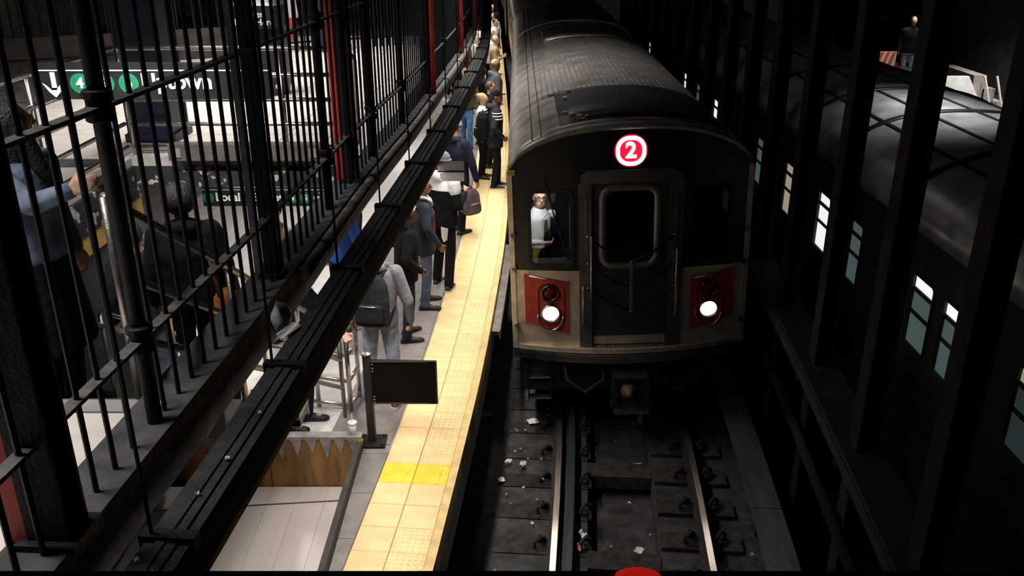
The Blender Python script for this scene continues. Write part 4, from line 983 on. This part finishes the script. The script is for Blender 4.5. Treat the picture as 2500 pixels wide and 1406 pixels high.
def person(label, loc, yaw, H=1.75, jacket=None, pants=None, skin='light', hair=('short','black'), hat=None, hood=None, aL='down', aR='down', feet=((-.10,.0,-8),(.10,.0,8)), hyaw=0, hpitch=0, lean=0., hem=.86, bulk=1., shoes=SHOE_B, sole=SOLE_B, det=1, yoke=None, yz=1.33, inner=None, coat=None, seat=False, group=None, glasses=False, white_cuff=False, long_hair=None, beard=None, name='person'):
    s = H/1.78; t = thing(name, label, 'person', loc, (0, 0, R(yaw)), group)
    vox = {2: .0085, 1: .013, 0: .024}[det]; vc = {2: .012, 1: .017, 0: .028}[det]
    S = lambda *p: V(p)*s
    pel = S(0, 0, .96); chest = S(0, lean*.30, 1.30); neck = S(0, lean*.50, 1.50); hc = S(0, lean*.62+.02, 1.655)
    hm = (Matrix.Rotation(R(hyaw), 3, 'Z') @ Matrix.Rotation(R(-hpitch), 3, 'X'))
    HP = lambda *p: hc + hm @ (V(p)*s)
    sh = [S(-.185, lean*.45, 1.43), S(.185, lean*.45, 1.43)]; elb = []; wri = []
    for i, a in enumerate((aL, aR)):
        sg = -1 if i == 0 else 1
        if isinstance(a, str): e, w_ = [V((q[0]*sg, q[1], q[2]))*s+sh[i] for q in ARMS[a]]
        else: e, w_ = V(a[0]), V(a[1])
        elb.append(e); wri.append(w_)
    hip = [S(-.088, 0, .91), S(.088, 0, .91)]; ank = []; kne = []
    for i, (fx, fy, fa) in enumerate(feet):
        a = S(fx, fy-.03, .085); ank.append(a); kne.append((hip[i]+a)*.5+S(0, .035, .02))
    # ---- body, one continuous skin
    b = MB()
    b.ell(HP(0,0,.015), (.074*s,.092*s,.105*s), 16, 12, hm); b.ell(HP(0,.028,-.055), (.055*s,.062*s,.065*s), 14, 10, hm)
    b.cap(HP(0,.086,.025), HP(0,.108,-.022), .011*s, .017*s, 8)
    b.cap(HP(-.035,.082,.032), HP(.035,.082,.032), .014*s, .014*s, 8)
    for sg in (-1, 1): b.ell(HP(sg*.076,-.005,-.005), (.012*s,.02*s,.032*s), 8, 8, hm)
    b.cap(neck-S(0,0,.05), HP(0,-.015,-.06), .056*s, .052*s)
    b.loft([(pel-S(0,0,.10), .13*s, .09*s), (pel, .145*s, .10*s), (S(0, lean*.15, 1.12), .125*s, .085*s), (chest, .155*s, .10*s), (S(0, lean*.42, 1.42), .15*s, .085*s), (neck, .06*s, .055*s)], 16)
    for i in (0, 1):
        sg = -1 if i == 0 else 1
        b.cap(sh[i], elb[i], .048*s, .038*s); b.cap(elb[i], wri[i], .038*s, .026*s)
        d = (wri[i]-elb[i]).normalized(); up = V((0, 1, 0)) if abs(d.y) < .7 else V((0, 0, 1))
        sv = (up-d*up.dot(d)).normalized(); nv = d.cross(sv)*(-sg)     # sv: thumb side, nv: palm normal (inwards)
        w0 = wri[i]
        for f, (o_, L1, L2) in enumerate(((.030,.042,.034),(.010,.047,.038),(-.010,.044,.035),(-.029,.035,.027))):
            kn = w0+(d*.085+sv*o_)*s; b.cap(w0+sv*o_*.5*s, kn, .016*s, .013*s, 8)
            if det > 0:
                c1 = R(35); m1 = kn+(d*math.cos(c1)+nv*math.sin(c1))*L1*s; c2 = R(85); m2 = m1+(d*math.cos(c2)+nv*math.sin(c2))*L2*s
                b.cap(kn, m1, .0105*s, .0095*s, 8); b.cap(m1, m2, .0095*s, .0085*s, 8)
        tb_ = w0+(d*.02+sv*.025)*s; tm = tb_+(d*.035+sv*.03+nv*.015)*s; te = tm+(d*.032+sv*.006+nv*.015)*s
        b.cap(tb_, tm, .014*s, .012*s, 8); b.cap(tm, te, .0115*s, .0095*s, 8)
        b.cap(hip[i], kne[i], .075*s, .052*s); b.cap(kne[i], ank[i], .050*s, .036*s); 
        fa = R(feet[i][2]); fd = V((-math.sin(-fa), math.cos(-fa), 0)); b.cap(ank[i]-S(0,0,.03), ank[i]+fd*.13*s-S(0,0,.055), .036*s, .026*s)
    link('body', blob(b, 'body', SKIN[skin], vox, 2), t)
    if det > 0:
        for sg in (-1, 1):
            e = MB(); e.ell(HP(sg*.031,.084,.012), (.011*s,.008*s,.006*s), 8, 6, hm); e.build('eye', EYE, t, True)
        e = MB(); e.ell(HP(0,.086,-.066), (.024*s,.008*s,.006*s), 8, 6, hm); e.build('mouth', LIP, t, True)
    # ---- trousers
    if pants:
        b = MB(); b.loft([(pel-S(0,0,.10), .155*s, .115*s), (pel, .168*s, .12*s), (S(0,0,1.06), .16*s, .115*s)], 16)
        for i in (0, 1): b.cap(hip[i], kne[i], .095*s, .072*s); b.cap(kne[i], ank[i]+S(0,0,-.005), .070*s, .062*s)
        link('trousers', blob(b, 'trousers', pants, vc, 3), t)
    # ---- shoes
    for i in (0, 1):
        fa = R(feet[i][2]); mrot = Matrix.Rotation(-fa, 3, 'Z'); a = ank[i]; base = V((a.x, a.y, 0))
        rr = []; 
        for yy_, hw, zt in ((-.075, .025, .05), (-.06, .036, .085), (.0, .040, .095), (.06, .043, .078), (.12, .047, .055), (.175, .043, .045), (.205, .022, .032)):
            rr.append([base+mrot @ (V((hw*math.cos(q), yy_, .022+(zt-.022)*max(0, math.sin(q)) if math.sin(q) > 0 else .018))*s) for q in [2*math.pi*j/12 for j in range(12)]])
        b = MB(); b.rings(rr); so = b.build('shoe', shoes, t, True)
        rr = []
        for yy_, hw in ((-.085, .02), (-.07, .036), (.0, .040), (.08, .045), (.13, .050), (.19, .042), (.215, .018)):
            rr.append([base+mrot @ (V((x_, yy_, z_))*s) for x_, z_ in ((-hw, 0), (hw, 0), (hw, .026), (-hw, .026))])
        b = MB(); b.rings(rr); b.build('sole', sole, so)
    # ---- jacket
    if jacket:
        B = bulk
        def torso(b, k=1., z0=hem, top=True):
            secs = [(S(0,0,z0), .185*s*B*k, .135*s*B*k), (S(0,0,z0+.05), .19*s*B*k, .142*s*B*k), (S(0, lean*.12, 1.08), .18*s*B*k, .138*s*B*k), (chest, .20*s*B*k, .145*s*B*k), (S(0, lean*.42, 1.42), .185*s*B*k, .115*s*k), (S(0, lean*.48, 1.475), .115*s*k, .085*s*k), (S(0, lean*.5, 1.53), .072*s*k, .07*s*k)]
            b.loft([q for q in secs if q[0].z >= z0*s-.001], 18, 2.3)
        b = MB(); torso(b)
        for i in (0, 1): b.cap(sh[i]-S(0,0,.01), elb[i], .075*s*B, .060*s*B); b.cap(elb[i], wri[i]-(wri[i]-elb[i]).normalized()*.012*s, .058*s*B, .042*s*B)
        if hood == 'down': b.ell(S(0, lean*.5-.10, 1.49), (.11*s,.065*s,.06*s), 14, 10); b.cap(S(-.10, lean*.5-.02, 1.50), S(-.03, lean*.5+.07, 1.44), .035*s, .025*s); b.cap(S(.10, lean*.5-.02, 1.50), S(.03, lean*.5+.07, 1.44), .035*s, .025*s)
        if hood == 'up': b.ell(HP(0,-.03,.015), (.105*s,.115*s,.135*s), 16, 12, hm); b.cap(HP(0,-.04,-.05), S(0, lean*.45-.03, 1.44), .10*s, .12*s)
        jo = link('jacket', blob(b, 'jacket', jacket, vc, 3), t)
        if yoke:
            b = MB(); b.loft([(S(0, lean*.36, yz), .212*s*B, .157*s*B), (S(0, lean*.42, 1.42), .197*s*B, .127*s), (S(0, lean*.48, 1.475), .125*s, .095*s), (S(0, lean*.5, 1.53), .08*s, .078*s)], 18, 2.3)
            for i in (0, 1): b.cap(sh[i]-S(0,0,.01), sh[i].lerp(elb[i], .35), .086*s*B, .080*s*B)
            b.ell(S(0, lean*.5-.10, 1.50), (.125*s,.08*s,.075*s), 14, 10)
            link('yoke', blob(b, 'yoke', yoke, vc, 3), jo)
        if inner:
            b = MB(); b.loft([(S(0, lean*.1+.07, hem+.02), .07*s, .085*s), (S(0, lean*.3+.078, 1.30), .05*s, .08*s), (S(0, lean*.48+.035, 1.46), .06*s, .055*s)], 14); link('shirt_front', blob(b, 'shirt_front', inner, vc, 2), jo)
    if coat:
        b = MB(); b.loft([(S(0,0,.40), .24*s, .19*s), (S(0,0,.9), .19*s, .14*s), (S(0,0,1.1), .17*s, .125*s)], 16); link('coat_skirt', blob(b, 'coat_skirt', coat, vc, 3), t)
    # ---- hair / hats
    if hair and hair[0] != 'bald':
        hmt = HAIR[hair[1]]; b = MB()
        if hair[0] == 'short': b.ell(HP(0,-.018,.032), (.082*s,.092*s,.098*s), 16, 12, hm)
        if hair[0] == 'crop': b.ell(HP(0,-.012,.026), (.078*s,.090*s,.100*s), 16, 12, hm)
        if hair[0] == 'long':
            b.ell(HP(0,-.025,.03), (.092*s,.10*s,.105*s), 16, 12, hm); b.cap(HP(-.06,-.03,.0), HP(-.085,-.01,-.22), .05*s, .055*s); b.cap(HP(.06,-.03,.0), HP(.085,-.01,-.22), .05*s, .055*s); b.cap(HP(0,-.06,.0), HP(0,-.08,-.24), .07*s, .07*s)
        if hair[0] == 'bun': b.ell(HP(0,-.02,.03), (.084*s,.095*s,.100*s), 16, 12, hm); b.ell(HP(0,-.10,.07), (.05*s,.05*s,.05*s), 12, 8)
        if hair[0] == 'big': b.ell(HP(0,-.02,.03), (.125*s,.125*s,.125*s), 16, 12, hm)
        link('hair', blob(b, 'hair', hmt, vc*.8, 1), t)
    if beard:
        b = MB(); b.ell(HP(0,.038,-.085), (.056*s,.058*s,.045*s), 12, 8, hm); link('beard', blob(b, 'beard', HAIR[beard], vc*.8, 1), t)
    if hat:
        kind, hm1, hm2 = hat
        b = MB()
        if kind == 'beanie':
            b.ell(HP(0,-.008,.055), (.088*s,.104*s,.088*s), 18, 12, hm); ho = b.build('beanie', hm1, t, True)
            b = MB(); b.tube([HP(.083*math.cos(q), -.004+.099*math.sin(q), .036-.012*math.sin(q)) for q in [2*math.pi*j/20 for j in range(20)]], .017*s, 8, closed=True); b.build('cuff', hm2, ho, True)
        else:
            b.ell(HP(0,-.008,.050), (.084*s,.100*s,.080*s), 18, 12, hm); ho = b.build('cap', hm1, t, True)
            b = MB(); b.ell(HP(0,.115,.042), (.068*s,.075*s,.010*s), 14, 6, hm); b.build('brim', hm2, ho, True)
    if glasses:
        b = MB()
        for sg in (-1, 1): b.tube([HP(sg*.034+.026*math.cos(q), .104, .010+.020*math.sin(q)) for q in [2*math.pi*j/14 for j in range(14)]], .003*s, 5, closed=True)
        b.tube([HP(-.010,.106,.014), HP(.010,.106,.014)], .003*s, 5)
        for sg in (-1, 1): b.tube([HP(sg*.060,.102,.014), HP(sg*.080,.0,.012)], .003*s, 5)
        b.build('glasses', EYE, t)
    t['_s'] = s
    return t, dict(wri=wri, sh=sh, s=s, S=S, HP=HP)
def backpack(label, owner, off=(0,-.21,1.20), size=(.15,.085,.22), mat=None, trim=None, rot=0, standalone=None):
    t = thing('backpack', label, 'backpack')
    if owner is not None:
        m = Matrix.Translation(owner.location) @ Matrix.Rotation(owner.rotation_euler.z, 4, 'Z'); p = m @ (V(off)*owner['_s']); t.location = p; t.rotation_euler = (0, 0, owner.rotation_euler.z+rot)
    else: t.location = standalone; t.rotation_euler = (0, 0, rot)
    x, y, z = size
    b = MB(); b.loft([((0,.01,-z), x*.80, y*.75), ((0,0,-z*.9), x, y), ((0,0,0), x, y), ((0,.01,z*.6), x*.92, y*.9), ((0,.02,z*.93), x*.62, y*.65), ((0,.03,z), x*.3, y*.35)], 18, 3); link('pack_body', blob(b, 'pack_body', mat, .012, 2), t)
    b = MB(); b.loft([((0,-y*.95,-z*.8), x*.70, y*.30), ((0,-y*1.05,-z*.65), x*.78, y*.36), ((0,-y*1.0,-z*.1), x*.74, y*.32), ((0,-y*.9,.0), x*.6, y*.22)], 16, 3.5); pk = link('pocket', blob(b, 'pocket', mat, .010, 2), t)
    b = MB(); b.tube([(-x*.55, -y*1.30, -z*.06), (0, -y*1.38, -z*.04), (x*.55, -y*1.30, -z*.06)], .006, 6); b.build('zip', trim or steel, pk, True)
    for sg in (-1, 1):
        b = MB(); b.tube([(sg*x*.5, y*.5, z*.85), (sg*x*.62, y*1.6, z*1.02), (sg*x*.75, y*2.9, z*.9), (sg*x*.9, y*3.2, z*.2), (sg*x*1.0, y*2.0, -z*.6), (sg*x*.9, y*.6, -z*.8)], .014, 6); b.build('strap', mat, t, True)
    b = MB(); b.tube([(-.03, y*.4, z*.95), (-.02, y*.2, z*1.12), (.02, y*.2, z*1.12), (.03, y*.4, z*.95)], .008, 6); b.build('grab_loop', mat, t, True)
    return t
f_black = fab('black', (.0048,.0048,.006)); f_navy = fab('navy', (.010,.014,.028)); f_grey = fab('grey', (.20,.21,.235)); f_dgrey = fab('dark_grey', (.016,.018,.024)); f_white = fab('white', (.68,.68,.68), .06)
f_denim = fab('denim', (.07,.10,.16), .45); f_ldenim = fab('light_denim', (.26,.31,.40), .55); f_ddenim = fab('dark_denim', (.012,.017,.032)); f_tan = fab('tan', (.36,.27,.17)); f_olive = fab('olive', (.06,.06,.035)); f_plaid = fab('plaid', (.28,.02,.03), .9, bs=8); f_blue = fab('blue', (.03,.09,.35)); f_red = fab('red', (.45,.03,.03)); f_brown = fab('rust', (.24,.075,.025)); f_greyblue = fab('grey_blue', (.10,.12,.15)); f_slate = fab('slate_denim', (.024,.029,.042))
stripe_knit = M('striped_knit', (.16,.17,.19), .95, 0, .8, 22, .5, 40, stretch=(.4,.4,3))
PZ = ZP+.003
def at(x, y): return (x, y, PZ)
# --- near platform, front to back
p1, _ = person('man in grey hooded sweatshirt and light jeans wearing a dark backpack', at(-1.31, 7.92), -6, 1.80, f_grey, f_ldenim, 'brown', ('short','black'), None, 'down', aL='down', aR=((.30,-.02,1.14), (.30,.06,.90)), feet=((-.16,.02,-14),(.15,-.06,14)), det=2, sole=SOLE, shoes=M('shoe_brown', (.12,.05,.03), .6))
backpack('dark grey backpack on the man in the grey sweatshirt', p1, (0,-.235,1.21), (.17,.095,.25), f_dgrey)
p2, _ = person('man in black hooded jacket with striped cap and dark jeans, hands in pockets', at(-1.22, 9.42), -72, 1.66, f_black, f_ddenim, 'dark', None, ('cap', M('cap_stripe', (.45,.45,.45), .8, 0, .8, 30, stretch=(5,.2,.2)), f_black), 'down', aL='pocket', aR='pocket', feet=((-.13,.04,-25),(.13,-.02,5)), hpitch=-12, lean=.10, det=2, hem=.80, bulk=1.05, white_cuff=True)
p3, _ = person('man in slate jacket over red plaid shirt and washed jeans, facing the track', at(-1.10, 10.36), -78, 1.70, f_slate, f_denim, 'brown', ('crop','black'), None, None, aL='down', aR=((.27,.02,1.13), (.25,.16,.90)), feet=((-.17,.05,-5),(.13,.0,8)), det=2, hem=.76, inner=f_plaid, yoke=None)
o = MB(); o.tube([(-.09,-.03,1.47),(-.10,.03,1.46),(-.05,.10,1.40),(-.02,.115,1.34)], .022, 8); o.tube([(.09,-.03,1.47),(.10,.03,1.46),(.05,.10,1.40),(.02,.115,1.34)], .022, 8); o.tube([(-.09,-.03,1.47),(0,-.075,1.485),(.09,-.03,1.47)], .022, 8); o.build('collar', fab('pale_collar', (.5,.49,.48)), p3, True)
p4, _ = person('man in black jacket with white shoulders and hood, navy beanie, beard', at(-.90, 11.02), -40, 1.84, f_black, f_black, 'light', ('short','brown'), ('beanie', f_greyblue, f_greyblue), None, aL='down', aR='phone', feet=((-.12,.0,-20),(.15,-.06,-28)), hyaw=-42, det=2, hem=.84, yoke=f_white, bulk=1.08, sole=SOLE, beard='brown')
b = MB(); b.prism([(.10,.90),(.22,.90),(.20,.74),(.14,.70),(.11,.76)], .012, 'y', -.155); b.build('shirt_tail', f_white, p4)
p5, i5 = person('person in navy coat and white patterned beanie holding a bag by its loop', at(-.86, 13.25), -35, 1.80, f_navy, f_black, 'light', ('short','brown'), ('beanie', stripe_knit, M('knit_dark', (.05,.06,.08), .9)), 'down', aL='down', aR=((.30,.02,1.14), (.33,.08,.88)), det=1, hem=.78, bulk=1.12)
backpack('grey and plum bag hanging from the navy coated person\'s hand', None, size=(.14,.09,.20), mat=fab('plum', (.09,.07,.085)), rot=.7, standalone=(-.62, 13.02, 1.68))
p6, _ = person('man in dark jacket with three white shoulder stripes and black cap, facing the train', at(-.31, 15.80), -75, 1.80, f_dgrey, f_black, 'brown', ('short','black'), ('cap', f_black, f_black), 'down', aL='down', aR='pocket', feet=((-.11,.10,5),(.10,-.02,10)), hyaw=-10, det=1, hem=.76, sole=SOLE)
for k in range(3):
    b = MB(); b.tube([(.192+.022*k+.088*math.cos(R(q)), -.01+.088*math.sin(R(q)), 1.425-.048*k) for q in range(-80, 81, 20)], .010, 6); b.build('sleeve_stripe', f_white, p6, True)
backpack('black backpack on the man with three white stripes', p6, (0,-.24,1.15), (.16,.10,.26), f_black)
person('blond woman with a bun and pale scarf behind the black cap man', at(-.56, 16.5), -100, 1.62, f_white, f_black, 'light', ('bun','blond'), None, None, det=0)
person('brown haired person in black behind the blond woman', at(-.44, 17.3), -80, 1.70, f_black, f_black, 'light', ('short','brown'), None, None, det=0)
person('person in olive jacket and blue jeans under the raceway', at(-.98, 18.9), 160, 1.74, f_olive, fab('bright_jeans', (.06,.16,.34), .4), 'light', ('short','brown'), None, None, feet=((-.12,.1,0),(.12,-.1,0)), det=0)
person('man in grey hooded jacket and pale cap close to the train', at(-.38, 19.7), -70, 1.78, fab('mid_grey', (.10,.105,.12)), f_black, 'brown', ('short','grey'), ('cap', f_tan, f_tan), 'down', det=0, bulk=1.15)
person('person with a raised black hood beside the pale cap man', at(-.66, 19.2), -60, 1.72, f_black, f_black, 'dark', None, None, 'up', det=0)
person('bald man in tan jacket reading by the train', at(-.46, 24.2), -90, 1.78, f_tan, f_black, 'light', ('bald',''), None, None, aL='phone', aR='phone', det=0, hpitch=-15)
person('person in white with a dark head behind the bald man', at(-.66, 25.6), -60, 1.74, f_white, f_dgrey, 'light', ('short','black'), None, None, det=0)
person('person in black vest over white shirt far along the platform', at(-.54, 28.8), -120, 1.76, f_white, f_black, 'light', ('short','black'), None, None, det=0, inner=f_black)
person('person in dark clothes farthest along the platform edge', at(-.72, 34.0), 170, 1.75, f_black, f_ddenim, 'light', ('short','brown'), None, None, det=0)
person('person in a long pale top far along the platform edge', at(-.66, 31.5), 170, 1.68, f_white, f_black, 'light', ('long','brown'), None, None, det=0)
# --- seen in the gap between fence and raceway
person('dark haired woman in black looking toward the camera past the raceway', at(-1.22, 20.6), 170, 1.70, f_black, f_black, 'light', ('long','black'), None, None, det=1, hpitch=14)
person('person in white shirt seen between fence and raceway, nearest of those', at(-1.38, 17.0), 150, 1.70, f_white, f_black, 'light', ('short','brown'), None, None, aL='phone', aR='phone', det=0)
person('person in pale shirt between fence and raceway far along', at(-1.22, 25.0), 170, 1.74, f_white, f_dgrey, 'light', ('short','brown'), None, None, det=0)
person('person in cream jacket between fence and raceway farthest away', at(-1.15, 28.0), 200, 1.74, fab('cream', (.6,.55,.5)), f_black, 'light', ('short','black'), None, None, det=0)
person('woman in maroon coat behind the raceway rods', at(-1.10, 22.6), 120, 1.66, fab('maroon', (.10,.03,.035)), f_black, 'light', ('long','brown'), None, None, det=0)
# --- by the stainless railing on the platform
person('person in dark jeans gripping the stainless railing beside the raceway', at(-1.99, 7.45), -90, 1.74, f_black, f_ddenim, 'light', ('short','black'), None, None, aL=((-.22,.18,1.16), (-.02,.40,.98)), aR='down', feet=((-.10,.0,-5),(.10,-.15,5)), det=2)
# --- on the stairs and lower concourse, behind the fence
SY = lambda y: ZM-rise*(int((y-SW_Y0)/run)+1)+.002
yw = 3.95
person('woman with dark shoulder length hair in denim jacket reaching for the stair rail', (-2.26, yw, SY(yw)), -100, 1.56, fab('blue_grey_denim', (.10,.13,.18), .5), f_black, 'light', ('long','black'), None, None, aL='down', aR=((.27,.24,1.17), (.34,.50,1.27)), det=2, hem=.92, hpitch=-10, hyaw=75, coat=f_black)
yw = 5.80
p, _ = person('person in black coat with bushy dark hair going down the stairs', (-2.28, yw, SY(yw)), 20, 1.68, f_black, f_black, 'dark', ('big','black'), None, 'down', det=1, bulk=1.2)
b = thing('shoulder_bag', 'rust orange shoulder bag on the black coated person on the stairs', 'bag', (-2.06, yw+.02, SY(yw)+.62))
q = MB(); q.loft([((0,0,0), .05,.12), ((0,0,.05), .07,.15), ((0,0,.26), .06,.14), ((0,0,.30), .03,.12)], 16, 3); q.build('bag_body', f_brown, b, True)
q = MB(); q.tube([(0,-.12,.28),(-.04,-.10,.55),(-.06,0,.78),(-.04,.10,.55),(0,.12,.28)], .012, 6); q.build('strap', f_brown, b, True)
yw = 6.55
person('person in slate jeans and dark jacket low on the stairs by the left wall', (-2.98, yw, SY(yw)), 10, 1.68, f_dgrey, f_greyblue, 'light', ('short','black'), None, None, det=1)
yw = 6.9
person('person in dark coat with red collar near the foot of the stairs', (-2.55, yw, SY(yw)), -15, 1.70, f_black, f_black, 'light', ('short','brown'), None, 'down', det=1, inner=f_red)
p, _ = person('person in tan coat carrying a white shopping bag below the express sign', at(-2.62, 9.30), 150, 1.72, f_tan, f_black, 'light', ('short','brown'), None, None, det=1, hem=.7)
t = thing('shopping_bag', 'white shopping bag with blue print carried below the express sign', 'bag', (-2.38, 9.05, 1.52))
b = MB(); b.loft([((0,0,0), .13,.05), ((0,0,.02), .15,.07), ((0,0,.38), .17,.05)], 14, 4); b.build('bag_body', white_pl, t)
b = MB(); b.b2(-.10, .08, -.078, -.066, .18, .26); b.build('blue_print', M('print_blue', (.03,.10,.35), .5), t)
b = MB(); b.tube([(-.06,0,.38),(-.03,0,.50),(.03,0,.50),(.06,0,.38)], .006, 6); b.build('handle', white_pl, t)
person('person in blue jacket below the right end of the express sign', at(-2.0, 9.75), 140, 1.74, f_blue, f_ddenim, 'light', ('short','black'), None, None, det=1)
person('person in black jacket between the tan coat and the blue jacket', at(-2.2, 10.6), 170, 1.78, f_dgrey, f_black, 'light', ('short','black'), None, None, det=1)
person('person in pale trousers walking at the foot of the stairs', at(-4.05, 8.5), -80, 1.72, f_black, f_white, 'light', ('short','black'), None, None, feet=((-.10,.22,0),(.10,-.2,0)), det=1, sole=SOLE)
person('person in black trousers at the lower left of the stair foot', at(-3.55, 8.25), 90, 1.72, f_black, f_black, 'light', ('short','brown'), None, None, feet=((-.10,.2,0),(.10,-.16,0)), det=1)
# --- mezzanine
person('person in long white coat standing by the litter bin', (-4.0, 16.2, ZM+.003), 30, 1.70, f_white, f_black, 'light', ('long','black'), None, None, det=1, coat=f_white)
t = thing('red_carrier_bag', 'red and orange carrier bag beside the white coat on the mezzanine', 'bag', (-3.94, 15.85, ZM+.003))
b = MB(); b.loft([((0,0,.04), .12,.06), ((0,0,.06), .15,.08), ((0,0,.42), .14,.05)], 14, 4); b.build('bag_body', M('bag_red', (.62,.09,.03), .5, 0, .5, 18), t)
b = MB(); b.tube([(-.06,0,.42),(-.03,0,.58),(.03,0,.58),(.06,0,.42)], .006, 6); b.build('handle', M('bag_red', (.62,.09,.03)), t)
b = MB(); b.lathe((0,0,0), [(.05,0),(.06,.02),(.04,.045)], 10); b.build('bag_base', M('bag_red', (.62,.09,.03)), t)
# --- far platform
person('person in washed blue jeans beside the striped barricade', (10.32, 23.5, 1.653), 170, 1.78, f_black, f_ldenim, 'light', ('short','black'), None, None, det=0)
# --- operator in the cab
mt_ = train.matrix_basis if False else (Matrix.Translation(TO) @ Matrix.Rotation(R(-.3), 4, 'Z') @ Matrix.Rotation(R(-2.2), 4, 'Y'))
q = mt_ @ V((-1.05, .58, 1.065))
op, _ = person('train operator with glasses, shaven head and white shirt behind the cab window', q, 212, 1.76, f_white, f_black, 'light', ('bald',''), None, None, aL='back', aR='fold', det=2, glasses=True, hem=.9, hyaw=-22, hpitch=-6, bulk=.80)
b = MB(); b.prism([(-.018,1.40),(.018,1.40),(.03,1.15),(0,1.10),(-.03,1.15)], .012, 'y', .15); b.build('tie', f_black, op)
bpy.data.scenes.remove(TMP)
